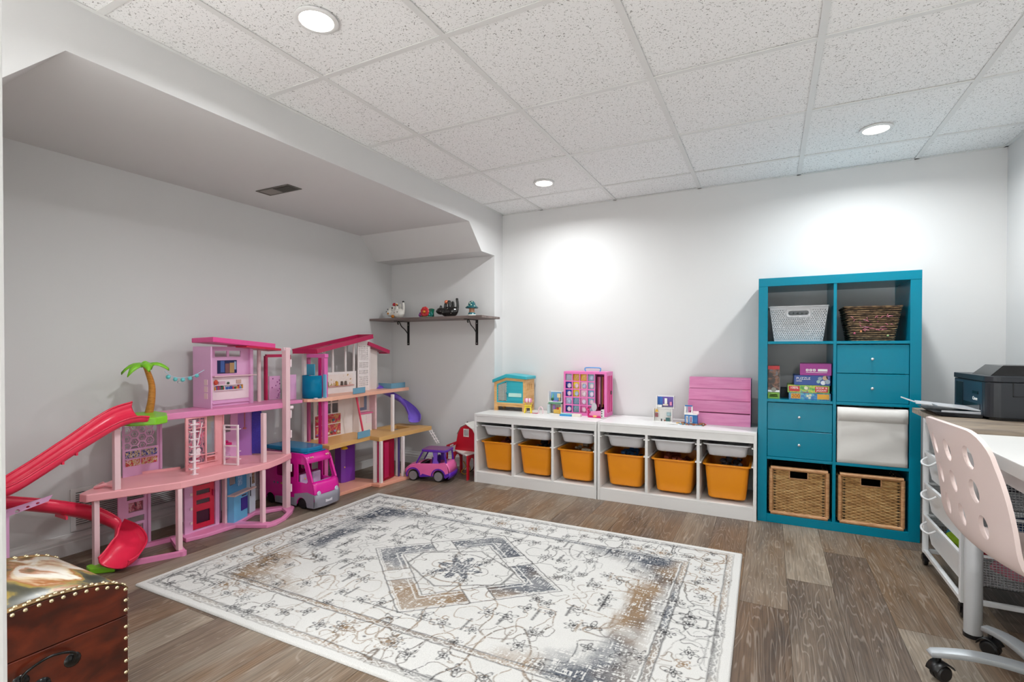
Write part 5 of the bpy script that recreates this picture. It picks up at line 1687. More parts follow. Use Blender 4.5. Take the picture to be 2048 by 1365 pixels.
# ================================================================ second doll house, white with tan floors
wh = mat('house_white', '#ece2e0', .4)
tanf = mat('tan_floor', '#d8a868', .4)
peach = mat('peach_floor', '#f0b49c', .38)
rasp = mat('raspberry_roof', '#b92355', .33)
h2 = thing('doll_house', 'white three-storey doll house with raspberry roof, tan floor and purple slide', 'doll house', (-2.83, 2.95, 0))
HO2 = h2.location.copy()
def gb(): return MB(HO2)
A1, A2, B1, B2 = .343, .375, .676, .704
base = [(-2.96, 2.56), (-2.715, 2.555), (-2.695, 2.905), (-2.612, 2.905), (-2.575, 3.24), (-2.70, 3.255), (-2.78, 3.0), (-2.96, 2.97)]
gb().sheet(base, [], .024, lambda u, v, q: (u, v, .012 + q)).build('base_slab', mat('base_salmon', '#eaa48c', .4), h2, bevel=.003)
fl2 = [(-2.955, 2.50), (-2.715, 2.515), (-2.745, 2.945), (-2.635, 2.925), (-2.62, 3.57), (-2.98, 3.57), (-3.0, 3.05), (-3.03, 2.62)]
pool = [(-2.93, 3.27), (-2.76, 3.26), (-2.745, 3.44), (-2.92, 3.46)]
gb().sheet(fl2, [pool], A2 - A1, lambda u, v, q: (u, v, (A1 + A2) / 2 + q)).build('floor_slab', tanf, h2, bevel=.002)
fl3 = [(-2.785, 2.555), (-2.775, 2.60), (-2.845, 3.05), (-2.875, 3.58), (-3.06, 3.58), (-3.06, 2.62), (-2.98, 2.58)]
gb().sheet(fl3, [], B2 - B1, lambda u, v, q: (u, v, (B1 + B2) / 2 + q)).build('floor_slab', peach, h2, bevel=.003)
blc = [(-2.86 + .085 * C_(a), 2.57 - .145 * S(a)) for a in [PI * i / 10 for i in range(11)]]
gb().sheet(blc, [], .022, lambda u, v, q: (u, v, .690 + q)).build('balcony', peach, h2, bevel=.003)
def col2(x, y, z0, z1, w=.022, m=wh):
    return gb().box((x - w / 2, y - w / 2, z0), (x + w / 2, y + w / 2, z1)).build('column', m, h2, bevel=.002)
for x, y in ((-2.685, 2.935), (-2.635, 2.945), (-2.672, 3.18), (-2.625, 3.19)):
    c = col2(x, y, .024, A1)
gb().sheet(rect(0, .03, .165, A1 - .004), [], .006, lambda u, v, q: (-2.642 - .15 * u + q, 2.965 + u, v)).build('lift_door', mat('ruby_clear', '#b01038', .12, trans=.35), h2)
gb().sheet(rect(.02, .05, .08, A1 - .02), [], .006, lambda u, v, q: (-2.636 - .15 * u + q, 2.965 + u, v)).build('lift_door_trim', crim, h2)
gb().box((-2.675, 2.948, .024), (-2.665, 2.962, A1)).build('lift_strip', crim, h2)
gb().box((-2.648, 3.155, .024), (-2.642, 3.172, A1)).build('lift_strip', mat('deep_violet', '#3d2b6e', .3), h2)
pb = gb().prism([(-2.965, 2.80), (-2.90, 2.80), (-2.885, 2.83), (-2.885, 2.93), (-2.965, 2.93)], .024, A1).build('purple_cupboard', mat('purple_plastic', '#7d3aa8', .3), h2, bevel=.002)
col2(-2.735, 3.195, A2, B1, .022)
# lift posts in hot pink, left front
gb().box((-2.822, 2.546, .024), (-2.795, 2.578, .984)).build('lift_post', mat('post_pink', '#e368b0', .33), h2, bevel=.002)
gb().box((-2.846, 2.537, .024), (-2.8225, 2.5455, .984)).build('post_shade', hot_m, h2)  # darker pink strip paints the shaded side of the lift post
gb().box((-2.985, 2.555, .024), (-2.965, 2.575, .984)).build('lift_post', mat('post_mauve', '#b8507f', .35), h2, bevel=.002)
gb().box((-2.975, 2.545, .985), (-2.79, 2.578, 1.012)).build('lift_beam', mat('post_pink', '#e368b0', .33), h2, bevel=.002)
gb().box((-3.06, 2.575, .0), (-3.035, 2.625, 1.01)).build('rear_pillar', wh, h2, bevel=.001)
# lift cabin in clear blue
clb = mat('clear_blue', '#0d97c4', .1, trans=.45)
cabp = [(-2.862 + .078 * C_(a), 2.515 + .078 * S(a)) for a in [PI * .92 + 3.35 * i / 14 for i in range(15)]]
cl = gb().surf([[(x, y, z) for x, y in cabp] for z in (.704, .76, .80, .862)]).build('lift_cabin', clb, h2, smooth=60, solid=.004)
gb().box((-2.792, 2.530, .705), (-2.765, 2.538, .868)).build('cabin_panel', cm('#7cc4e4'), cl)
gb().box((-2.92, 2.50, .862), (-2.845, 2.508, .940)).build('cabin_back', mat('cabin_teal', '#3f9dbb', .3), cl)
gb().box((-2.92, 2.46, .700), (-2.79, 2.54, .708)).build('cabin_floor', offw, cl)
# middle floor walls
w2 = gb().sheet(rect(2.63, A2, 3.02, B1), [rect(a_, z_, a_ + .062, w_) for a_ in (2.66, 2.732, 2.804) for z_, w_ in ((.552, .628), (.638, .670))], .008, lambda u, v, q: (-3.0 + q, u, v)).build('rear_wall', wh, h2)
gb().box((-2.996, 2.64, .385), (-2.992, 2.885, .545)).build('bookcase_print', ramp_mat('bookcase_print', [(.36, '#c9324a'), (.47, '#b5445a'), (.55, '#d99a5a'), (.62, '#8a9a7a'), (.7, '#cf3d56')], 34, 4, .4, 1.2, (1, 1, 1), 0), w2)
gb().box((-2.992, 2.64, .470), (-2.984, 2.885, .475)).build('ledge', wh, w2)
for k in range(7):
    gb().ball((-2.988, 2.655 + k * .034, .402 + .006 * (k % 3)), .012, 8, 6, (.4, 1.2, .8)).build('toy_detail', cm(['#8a5a9a', '#e0b04a', '#d98a4a', '#e7dcc8', '#6a5a52', '#9a8fc0', '#d9c3a4'][k]), w2, smooth=180)
for k in range(4):
    gb().ball((-2.989, 2.73 + k * .040, .500), .012, 8, 6, (.4, 1, .9)).build('toy_detail', cm(['#7a8a8f', '#b56a4a', '#4a6a8a', '#c94a5a'][k]), w2, smooth=180)
gb().box((-2.995, 3.02, A2), (-2.93, 3.028, B1)).build('partition', wh, h2)
gb().bar((-2.87, 2.93, B1), (-2.85, 2.985, A2), .012, .010).build('pink_pole', mat('pole_coral', '#dd4a68', .35), h2)
w3 = gb().box((-3.0, 3.03, A2), (-2.994, 3.22, B1)).build('bath_wall', wh, h2)
gb().box((-2.995, 3.045, .54), (-2.990, 3.17, B1 - .006)).build('tile_print', mat('tile_bluegrey', '#7c8da6', .4, var=.5, vs=140), w3)
gb().box((-2.9905, 3.08, .565), (-2.987, 3.135, .655)).build('mirror', cm('#d9b9ae'), w3)
gb().box((-2.995, 3.03, .515), (-2.93, 3.18, .527)).build('vanity_top', mat('vanity_pink', '#dd6a96', .35), w3, bevel=.002)
gb().box((-2.995, 3.035, A2), (-2.935, 3.17, .515)).build('vanity', wh, w3)
for k in range(3):
    gb().box((-2.936, 3.105, .44 + k * .024), (-2.932, 3.165, .459 + k * .024)).build('drawer_front', offw, w3)
gb().box((-3.0, 3.205, A2), (-2.93, 3.225, B1)).build('partition', lp, h2, bevel=.001)
lm = gb().cyl((-2.80, 2.735, A1), (-2.80, 2.735, .325), .003, 8).build('lamp_cord', cm('#d9b04a'), h2)
gb().lathe([(.004, .330), (.022, .318), (.026, .308), (.014, .302), (0, .300)], (-2.80, 2.735, 0), 16).build('pendant_lamp', cm('#e8b41f'), lm, smooth=60)
# top floor walls
gb().sheet([(2.66, B2), (3.04, B2), (3.04, .868), (2.66, .868)], [], .008, lambda u, v, q: (-2.985 + q, u, v)).build('low_wall', wh, h2)
gb().box((-2.981, 2.70, .765), (-2.978, 3.0, .85)).build('kitchen_print', ramp_mat('kitchen_print', [(.4, '#ecdcd6'), (.56, '#efe2dc'), (.62, '#cf9a5a'), (.66, '#6f8f4a'), (.72, '#e3b9a8')], 30, 3, .4, .5, (1, 1, 1), 0), h2)
gb().box((-2.981, 2.70, .757), (-2.970, 3.01, .763)).build('worktop', mat('worktop_pink', '#dba49c', .4), h2)
for x_, c in ((2.735, '#7f8f3f'), (2.83, '#d3a03a'), (2.88, '#5a4a42'), (2.92, '#6a5a52')):
    gb().lathe([(0, 0), (.012, 0), (.009, .03), (0, .048 if c == '#7f8f3f' else .034)], (-2.972, x_, .763), 8).build('kitchen_item', cm(c), h2, smooth=50)
for y_ in (2.72, 2.80, 2.93, 3.02):
    gb().box((-2.991, y_ - .007, .868), (-2.980, y_ + .007, 1.045 + .20 * (y_ - 2.6) - .02)).build('mullion', wh, h2)
gb().bar((-2.985, 2.62, 1.020), (-2.985, 3.06, 1.105), .012, .020).build('window_head', wh, h2)
lh = []
for j in range(20):
    for i in range(6):
        if 11 < j < 13 or j in (5, 8):
            continue
        y_, z_ = 3.062 + i * .0175, .745 + j * .0165
        if z_ < 1.08:
            lh.append(rect(y_, z_, y_ + .0075, z_ + .011))
gb().sheet([(3.045, B2), (3.175, B2), (3.175, 1.125), (3.045, 1.10)], lh, .008, lambda u, v, q: (-2.968 + q, u, v)).build('lattice_wall', wh, h2)
gb().box((-3.03, 3.172, B2), (-2.960, 3.180, 1.10)).build('wall_edge', wh, h2)
gb().sheet([(3.18, B2), (3.315, B2), (3.315, 1.03), (3.18, 1.06)], [], .008, lambda u, v, q: (-3.01 + q, u, v)).build('side_wall', mat('house_white2', '#e6d9d4', .4), h2)
def slab(pts, dz, name, m, parent=h2):
    """roof tray: rim around a recessed top"""
    vs = [(x, y, z) for x, y, z in pts] + [(x, y, z + dz) for x, y, z in pts]
    return gb().add(vs, [(0, 3, 2, 1), (4, 5, 6, 7), (0, 1, 5, 4), (1, 2, 6, 5), (2, 3, 7, 6), (3, 0, 4, 7)]).build(name, m, parent, bevel=.002)
rm = slab([(-2.895, 2.565, 1.018), (-2.895, 3.14, 1.135), (-3.06, 3.14, 1.135), (-3.06, 2.50, 1.018)], .006, 'roof', rasp)
for p, q in (((-2.895, 2.565, 1.03), (-2.895, 3.14, 1.15)), ((-3.06, 2.50, 1.03), (-3.06, 3.14, 1.15)), ((-2.895, 2.565, 1.03), (-3.06, 2.50, 1.03)), ((-2.895, 3.14, 1.15), (-3.06, 3.14, 1.15))):
    gb().bar(p, q, .012, .034).build('roof_rim', rasp, rm, bevel=.001)
gb().bar((-2.98, 2.58, 1.030), (-2.98, 2.82, 1.079), .11, .004).build('roof_window', mat('roof_clear', '#9a9196', .15), rm)
r2 = slab([(-2.955, 3.15, 1.085), (-2.955, 3.40, 1.015), (-3.07, 3.40, 1.015), (-3.07, 3.15, 1.085)], .006, 'roof', rasp)
gb().bar((-2.955, 3.15, 1.093), (-2.955, 3.41, 1.020), .012, .030).build('roof_rim', rasp, r2, bevel=.001)
gb().bar((-2.955, 3.41, 1.020), (-3.07, 3.41, 1.020), .012, .030).build('roof_rim', rasp, r2, bevel=.001)
# railings in clear grey-blue
rail = mat('clear_greyblue', '#7fb2cc', .15, trans=.25)
def railing(a, b_, z0, z1):
    a, b_ = Vector((*a, 0)), Vector((*b_, 0))
    L_ = (b_ - a).length
    d = (b_ - a).normalized()
    n = Vector((d.y, -d.x, 0))
    return gb().sheet(rect(0, z0, L_, z1), [], .005, lambda u, v, q: tuple(a + d * u + n * q + Vector((0, 0, v)))).build('railing', rail, h2, bevel=.001)
railing((-2.805, 2.83), (-2.832, 2.985), B2, B2 + .045)
railing((-2.73, 2.80), (-2.745, 2.945), A2, A2 + .050)
railing((-2.90, 3.37), (-2.905, 3.56), B2, B2 + .045)
railing((-2.90, 3.37), (-3.04, 3.37), B2, B2 + .045)
# purple slide and white ladder
ps_ = chute([(-3.03, 3.30, .700), (-3.03, 3.38, .668), (-3.01, 3.48, .620), (-2.965, 3.555, .570), (-2.885, 3.575, .505), (-2.80, 3.545, .440), (-2.755, 3.50, .405)], [.085, .085, .088, .095, .108, .108, .10], .034, .004, 'slide', mat('purple_slide', '#7d5fd0', .3), h2, HO2, tilt=[0, 0, .05, .1, .15, .1, .05])
l2 = gb().bar((-2.63, 3.545, A1), (-2.585, 3.60, .22), .008, .008).bar((-2.63, 3.575, A1), (-2.585, 3.63, .22), .008, .008).build('ladder', wh, h2)
for k in range(5):
    f_ = (k + .3) / 5
    gb().bar((-2.63 + .045 * f_, 3.53 + .055 * f_, A1 - .123 * f_), (-2.63 + .045 * f_, 3.59 + .055 * f_, A1 - .123 * f_), .010, .005).build('rung', wh, l2)

# ================================================================ pink camper van
van = thing('camper_van', 'hot pink toy camper van with grey bumper and clear blue roof', 'toy van', (-2.615, 2.388, 0), math.radians(1))
vp_m = mat('camper_pink', '#e0189a', .25, coat=.3)
vg = mat('camper_grey', '#8f8d98', .4)
VW_ = .105
# side profile (x back, z): front at x=0
side = [(-.50, .035), (-.02, .035), (.004, .06), (.008, .12), (.0, .165), (-.012, .185), (-.055, .315), (-.075, .345), (-.11, .355), (-.50, .355)]
win = [(-.045, .185), (-.078, .292), (-.135, .292), (-.135, .175), (-.06, .172)]
wins = [win, rrect(-.24, .20, -.175, .29, .01, 2), rrect(-.34, .20, -.275, .29, .01, 2)]
def arch(cx):
    return [(cx + .044 * C_(a), .030 + .044 * S(a)) for a in [PI * i / 10 for i in range(11)]]
sideo = [(-.50, .035), (-.445, .035)] + arch(-.40)[::-1][0:0] + []
outline = [(-.50, .03)] + [(x, z) for x, z in arch(-.40)[::-1]] + [(x, z) for x, z in arch(-.10)[::-1]] + [(-.02, .03), (.002, .05), (.008, .12), (.0, .165), (-.012, .185), (-.055, .315), (-.075, .345), (-.11, .355), (-.50, .355)]
for sg in (-1, 1):
    MB().sheet(outline, wins, .006, lambda u, v, q: (u, sg * (VW_ - .003) + q, v)).build('side_panel', vp_m, van, bevel=.001)
# nose and roof skins across the width
nose = [(.006, .030), (.010, .06), (.012, .12), (.004, .165), (-.010, .185)]
MB().surf([[(x + .010 * (1 - (y / VW_) ** 2), y, z) for y in [VW_ * (-1 + 2 * k / 8) for k in range(9)]] for x, z in nose[1:]]).build('nose', vp_m, van, smooth=60, solid=.004)
top = [(-.050, .302), (-.066, .335), (-.085, .350), (-.11, .357), (-.50, .357)]
MB().surf([[(x + .008 * (1 - (y / VW_) ** 2), y, z) for y in [VW_ * (-1 + 2 * k / 8) for k in range(9)]] for x, z in top]).build('roof', vp_m, van, smooth=60, solid=.004)
for sg in (-1, 1):
    MB().tube([(-.008, sg * (VW_ - .006), .182), (-.034, sg * (VW_ - .006), .25), (-.058, sg * (VW_ - .007), .315)], .008, 8).build('windscreen_pillar', vp_m, van, smooth=60)
MB().box((-.50, -VW_ + .006, .355 - .004), (-.49, VW_ - .006, .03)).build('rear_panel', vp_m, van)
bump = MB()
bump.surf([[(x + .012 * (1 - (y / VW_) ** 2), y, z) for y in [(VW_ + .002) * (-1 + 2 * k / 8) for k in range(9)]] for x, z in ((.004, .018), (.014, .022), (.019, .07), (.016, .104))])
bump.build('bumper', vg, van, smooth=60, solid=.006)
for sg in (-1, 1):
    MB().sheet([(-.165, .018), (-.150, .018)] + [(-.10 - .046 * C_(a), .032 + .046 * S(a)) for a in [PI * i / 10 for i in range(11)]] + [(-.050, .018), (.006, .018), (.012, .104), (-.05, .116), (-.165, .095)], [], .005, lambda u, v, q: (u, sg * (VW_ + .001) + q, v)).build('bumper_side', vg, van)
    MB().sheet([(-.47, .018), (-.45, .018), (-.45, .06), (-.50, .07), (-.50, .018)], [], .005, lambda u, v, q: (u, sg * (VW_ + .001) + q, v)).build('sill', vg, van)
    MB().sheet([(-.35, .018), (-.166, .018), (-.166, .07), (-.35, .06)], [], .005, lambda u, v, q: (u, sg * (VW_ + .001) + q, v)).build('sill', vg, van)
    for cx in (-.10, -.40):
        w_ = MB().lathe([(0, -.012), (.024, -.013), (.036, -.010), (.038, 0), (.036, .010), (.024, .013), (0, .012)], (cx, sg * (VW_ - .018), .038), 20, 'y').build('wheel', mat('tyre_black', '#121114', .6), van, smooth=40)
    hl_ = MB().lathe([(0, -.004), (.014, -.003), (.016, .0)], (0, 0, 0), 12, 'x').build('headlight', mat('lamp_silver', '#cfd6e6', .2, metal=.3), van, smooth=50)
    hl_.matrix_local = Matrix.Translation((.022, sg * .075, .112)) @ Matrix.Scale(-1, 4, (1, 0, 0))
    MB().ball((.018, sg * .094, .116), .005, 6, 4).build('indicator', cm('#d9a03a'), hl_).matrix_parent_inverse = hl_.matrix_local.inverted()
MB().box((.030, -.028, .045), (.0325, .028, .068)).build('number_plate', cm('#d9d4dd'), van)
MB().box((-.30, -.085, .357), (-.085, .085, .364)).build('roof_lid_base', mat('clear_cyan', '#2d8fc0', .12, trans=.3), van, bevel=.002)
MB().prism([(-.46, -.09), (-.12, -.09), (-.09, -.06), (-.09, .06), (-.12, .09), (-.46, .09)], .364, .392).build('roof_lid', mat('clear_cyan', '#2d8fc0', .12, trans=.3), van, bevel=.006)
MB().box((-.48, -VW_ + .008, .060), (-.03, VW_ - .008, .066)).build('cabin_floor', mat('van_inside', '#7a1050', .5), van)
MB().box((-.175, -.088, .066), (-.165, .088, .22)).build('bulkhead', mat('van_inside', '#7a1050', .5), van)
for sg in (-1, 1):
    st = MB().box((-.135, sg * .05 - .035, .066), (-.075, sg * .05 + .035, .135)).build('seat', mat('seat_lilac', '#d9b9dc', .45), van, bevel=.006)
    MB().box((-.150, sg * .05 - .033, .12), (-.130, sg * .05 + .033, .215)).build('seat_back', mat('seat_lilac', '#d9b9dc', .45), st, bevel=.006)
MB().box((-.055, -.095, .15), (-.015, .095, .172)).build('dashboard', mat('dash_blue', '#a9c4d8', .4), van, bevel=.004)
for k, y_ in enumerate((-.075, -.06, .055, .07)):
    MB().ball((-.050, y_, .338), .006, 8, 5).build('roof_light', cm('#e8b6a4'), van, smooth=180)
for k in range(3):
    MB().ball((-.29 - k * .035, -VW_ - .001, .150), .007, 8, 5, (1, .3, 1)).build('side_emblem', cm(['#c9a24a', '#3f8fa8', '#7a6aa8'][k]), van)

# ================================================================ pink and purple car
car = thing('toy_car', 'pink toy car with purple roof and silver star wheels', 'toy car', (-2.43, 3.30, 0), math.radians(13))
car.scale = (1.07, 1.07, 1.07)
cpk = mat('car_pink', '#ee6cab', .28, coat=.3)
cpu = mat('car_purple', '#5b25a6', .3, coat=.2)
CWh = .085
def carch(cx, r=.045):
    return [(cx - r * C_(a), .042 + r * S(a)) for a in [PI * i / 10 for i in range(11)]]
low = [(-.165, .055), (-.160, .040), (-.150, .038)] + carch(-.105) + carch(.095) + [(.15, .035), (.17, .05), (.172, .075)]
body = low + [(.172, .075), (.165, .115), (.152, .138), (-.045, .130), (-.075, .122), (-.135, .105), (-.16, .085)]
body = [p for i, p in enumerate(body) if i == 0 or p != body[i - 1]]
for sg in (-1, 1):
    MB().sheet(body, [], .012, lambda u, v, q: (u, sg * (CWh - .006) + q, v)).build('side_panel', cpk, car, bevel=.004)
    MB().sheet([(-.16, .030), (-.148, .030)] + carch(-.105, .048) + [(-.05, .030)] + carch(.095, .048) + [(.15, .030), (.175, .045), (.178, .072), (.15, .060)] + carch(.095, .058)[::-1] + [(-.03, .056)] + carch(-.105, .058)[::-1] + [(-.163, .052)], [], .008, lambda u, v, q: (u, sg * (CWh - .001) + q, v)).build('sill_trim', cpu, car)
hood = [(-.170, .060), (-.165, .085), (-.140, .106), (-.08, .122), (-.050, .130)]
MB().surf([[(x - .008 * (1 - (y / CWh) ** 2), y, z + .006 * (1 - (y / CWh) ** 2)) for y in [CWh * (-1 + 2 * k / 8) for k in range(9)]] for x, z in hood]).build('bonnet', cpk, car, smooth=60, solid=.004)
rearp = [(.175, .035), (.180, .07), (.172, .11), (.155, .138), (.10, .138)]
MB().surf([[(x + .008 * (1 - (y / CWh) ** 2), y, z) for y in [CWh * (-1 + 2 * k / 8) for k in range(9)]] for x, z in rearp[1:]]).build('tail', cpk, car, smooth=60, solid=.004)
MB().surf([[(x + .010 * (1 - (y / CWh) ** 2), y, z) for y in [(CWh + .002) * (-1 + 2 * k / 8) for k in range(9)]] for x, z in ((.172, .028), (.180, .045), (.180, .072))]).build('rear_bumper', cpu, car, smooth=60, solid=.006)
MB().box((-.15, -.075, .035), (.16, .075, .045)).build('floor_pan', cpu, car)
rfm = MB().prism(rrect(-.040, -.078, .150, .078, .03, 5), .222, .236).build('roof', mat('roof_plum', '#6f2a6a', .3), car, bevel=.004)
MB().sheet(rrect(-.048, -.084, .158, .084, .034, 5), [rrect(-.036, -.072, .146, .072, .028, 5)], .016, lambda u, v, q: (u, v, .226 + q)).build('roof_edge', cpu, rfm, bevel=.003)
for sg in (-1, 1):
    MB().bar((-.085, sg * .070, .128), (-.030, sg * .070, .225), .007, .010).build('windscreen_post', cpu, car)
    MB().prism([(.045, .132), (.095, .132), (.080, .16), (.085, .222), (.045, .222), (.055, .17)], sg * .070 - .005, sg * .070 + .005, lambda u, v, w: (u, w, v)).build('door_post', mat('post_violet', '#7a4fc4', .3), car)
    MB().bar((.152, sg * .072, .136), (.140, sg * .072, .225), .010, .010).build('rear_post', cpu, car)
    for cx in (-.105, .095):
        w_ = MB().lathe([(0, -.010), (.030, -.011), (.039, -.008), (.041, 0), (.039, .008), (.030, .011), (0, .010)], (cx, sg * (CWh - .012), .041), 22, 'y').build('wheel', mat('tyre_black', '#121114', .6), car, smooth=40)
        hb_ = MB()
        hb_.lathe([(.027, 0), (.0325, 0), (.0325, .003), (.027, .003)], (0, 0, 0), 18, 'y')
        for k in range(5):
            a = 2 * PI * k / 5
            hb_.bar((0, .0015, 0), (.029 * S(a), .0015, .029 * C_(a)), .006, .004)
        o = hb_.build('star_rim', mat('rim_silver', '#a7a6ac', .3, metal=.6), w_)
        o.location = (cx, sg * (CWh + .0005) if sg > 0 else -(CWh + .0035), .041)
MB().sheet([(-.065, 0), (.065, 0), (.060, .105), (-.060, .105)], [], .002, lambda u, v, q: (-.083 + v * .50, u, .130 + v * .90 + q)).build('windscreen', mat('clear_plastic', '#e8f0f0', .05, trans=.9), car)
for sg in (-1, 1):
    st = MB().box((-.01, sg * .038 - .028, .05), (.045, sg * .038 + .028, .10)).box((.035, sg * .038 - .028, .09), (.055, sg * .038 + .028, .175)).build('seat', mat('seat_violet', '#3d1f7a', .4), car, bevel=.006)
MB().box((-.055, -.07, .10), (-.035, .07, .128)).build('dashboard', mat('dash_black', '#1c1018', .4), car, bevel=.003)
MB().ball((.02, -.03, .165), .010, 8, 6).ball((.022, -.036, .178), .007, 8, 6).build('white_puppy', offw, car, smooth=180)

# ================================================================ red toy barn
barn = thing('toy_barn', 'red toy barn with white gambrel roof beside the white bench', 'toy barn', (-2.24, 3.42, 0))
rd = mat('barn_red', '#c01a2b', .35)
bwh = mat('barn_white', '#e2dfd8', .4)
fr_ = [(-.12, .20), (.115, .20), (.115, .315), (.06, .365), (-.015, .385), (-.085, .345), (-.095, .27)]
fr_ = [(-.105, .19), (.11, .19), (.11, .345), (.085, .385), (.02, .425), (-.045, .392), (-.075, .335)]
bf = MB().sheet(fr_, [rect(-.012, .325, .032, .383)], .010, lambda u, v, q: (u, .10 + q, v)).build('gable_wall', rd, barn, bevel=.001)
MB().sheet(rect(-.016, .321, .036, .387), [rect(-.007, .331, .027, .377)], .014, lambda u, v, q: (u, .10 + q, v)).build('window_frame', bwh, bf)
rl = [(-.085, .335), (-.05, .397), (.02, .432), (.09, .392), (.118, .345)]
for i in (2, 3):
    (a, b0), (c, d_) = rl[i], rl[i + 1]
    MB().prism([(a, b0), (c, d_), (c, d_ + .008), (a, b0 + .008)], .06, .20, lambda u, v, w: (u, w, v)).build('roof_panel', bwh, barn, bevel=.001)
for i in (0, 1):
    (a, b0), (c, d_) = rl[i], rl[i + 1]
    MB().prism([(a, b0), (c, d_), (c, d_ + .008), (a, b0 + .008)], .095, .20, lambda u, v, w: (u, w, v)).build('roof_panel', bwh, barn, bevel=.001)
MB().ball((.0, .13, .434), .008, 8, 5).ball((.08, .13, .408), .008, 8, 5).build('roof_hook', cm('#2a2a2a'), barn)
dk = MB().prism([(-.105, .095), (-.030, .035), (.095, -.045), (.115, .095)], .195, .205).build('loft_deck', bwh, barn, bevel=.001)
def leg_panel(x0, x1, y):
    return [(x0, 0), (x0 + .028, 0)] + [((x0 + x1) / 2 - (.5 * (x1 - x0) - .028) * C_(a), .11 + .06 * S(a)) for a in [PI * i / 8 for i in range(9)]] + [(x1 - .028, 0), (x1, 0), (x1, .195), (x0, .195)]
MB().sheet([(p[0], p[1]) for p in leg_panel(-.045, .095, 0)], [], .010, lambda u, v, q: (.100 + q, u + .01, v)).build('side_arch', rd, barn, bevel=.001)
MB().sheet([(p[0], p[1]) for p in leg_panel(-.06, .09, 0)], [], .010, lambda u, v, q: (-.085 + q, u + .09, v)).build('side_arch', rd, barn, bevel=.001)
MB().sheet([(-.16, .215), (-.06, .26), (-.06, .285), (-.16, .245)], [[(-.13, .232), (-.09, .250), (-.09, .262), (-.13, .245)]], .008, lambda u, v, q: (u, .06 + q, v)).build('ramp_rail', rd, barn)
MB().bar((-.155, .06, .0), (-.155, .06, .24), .012, .010).build('ramp_post', rd, barn)
t = thing('power_cable', 'black cable looping on the wall behind the red barn', 'cable', (-2.28, 3.665, 0))
MB(t.location).tube(smoothpath([(-2.20, 3.66, .30), (-2.22, 3.66, .18), (-2.25, 3.655, .12), (-2.29, 3.655, .15), (-2.30, 3.65, .22), (-2.27, 3.655, .26), (-2.24, 3.655, .05), (-2.26, 3.60, .006)], 6), .004, 6).build('cord', cm('#17161a'), t, smooth=60)
t = thing('power_cable', 'coiled yellow cable on the floor under the red barn', 'cable', (-2.28, 3.55, 0))
MB(t.location).tube(smoothpath([(-2.30, 3.58, .10), (-2.26, 3.56, .06), (-2.30, 3.55, .02), (-2.25, 3.53, .006), (-2.22, 3.56, .04), (-2.25, 3.58, .09)], 6), .004, 6).build('cord', cm('#b98a24'), t, smooth=60)

# ================================================================ wooden trunk with a barrel lid
mah = ramp_mat('mahogany', [(.25, '#210c06'), (.42, '#45170a'), (.58, '#642410'), (.8, '#7c3416')], 9, 6, .28, .9, (1, 1, 1.6), .06, coat=.25)
lea = ramp_mat('leather_strip', [(.3, '#4a3418'), (.55, '#7a5a2c'), (.8, '#94713c')], 20, 4, .45, .4, (1, 1, 1), .1)
brass = mat('brass_stud', '#cdbf9c', .25, metal=.9)
TX0, TX1, TY0, TY1 = -2.045, -1.62, .375, .765
trunk = thing('treasure_chest', 'dark mahogany chest with a painted barrel lid and brass studs', 'chest', ((TX0 + TX1) / 2, (TY0 + TY1) / 2, 0))
TO = trunk.location.copy()
ZS = .2945
def arcz(y):
    t_ = (y - (TY0 + TY1) / 2) / ((TY1 - TY0) / 2)
    return .361 + .056 * math.sqrt(max(0, 1 - t_ * t_ * .995))
ysl = [TY0 + (TY1 - TY0) * (1 - C_(PI * i / 24)) / 2 for i in range(25)]
MB(TO).prism([(TY0, .02), (TY1, .02), (TY1, ZS - .0012), (TY0, ZS - .0012)], TX0, TX1, lambda u, v, w: (w, u, v)).build('body', mah, trunk, bevel=.002)
lid = MB(TO).prism([(TY0, ZS + .0012), (TY1, ZS + .0012)] + [(y, arcz(y)) for y in ysl[::-1]], TX0, TX1, lambda u, v, w: (w, u, v)).build('lid', mah, trunk, bevel=.0015)
for x, y in ((TX0 + .03, TY0 + .03), (TX1 - .03, TY0 + .03), (TX0 + .03, TY1 - .03), (TX1 - .03, TY1 - .03)):
    MB(TO).cyl((x, y, 0), (x, y, .022), .018, 12).build('foot', mah, trunk, smooth=40)
# painted canvas on the lid
paint = bpy.data.materials.new('painted_lid')
paint.use_nodes = True
nt = paint.node_tree
N, L = nt.nodes.new, nt.links.new
b = nt.nodes['Principled BSDF']
tc = N('ShaderNodeTexCoord')
mp = N('ShaderNodeMapping'); mp.inputs['Scale'].default_value = (4.2, 8.5, 3); mp.inputs['Location'].default_value = (.6, .2, 0)
L(tc.outputs['Object'], mp.inputs['Vector'])
n1 = N('ShaderNodeTexNoise'); n1.inputs['Scale'].default_value = 1.2; n1.inputs['Detail'].default_value = 5; n1.inputs['Distortion'].default_value = .5
L(mp.outputs[0], n1.inputs['Vector'])
cr = N('ShaderNodeValToRGB')
el = cr.color_ramp.elements
el[0].position, el[0].color = .30, hx('#35352c')
el[1].position, el[1].color = .74, hx('#6f5a3a')
for p, c in ((.40, '#4d4a3c'), (.44, '#8f7a3c'), (.475, '#9a6038'), (.51, '#c9b493'), (.54, '#d8d0c2'), (.60, '#d9d3c8'), (.63, '#b98a6a'), (.68, '#75603c')):
    el.new(p).color = hx(c)
L(n1.outputs['Fac'], cr.inputs[0])
L(cr.outputs[0], b.inputs['Base Color'])
b.inputs['Roughness'].default_value = .3
top = []
for x in (TX0 + .004, TX1 - .004):
    top.append([(x, y, arcz(y) + .0016) for y in ysl])
MB(TO).surf(top).build('painted_cover', paint, lid, smooth=60, solid=.002)
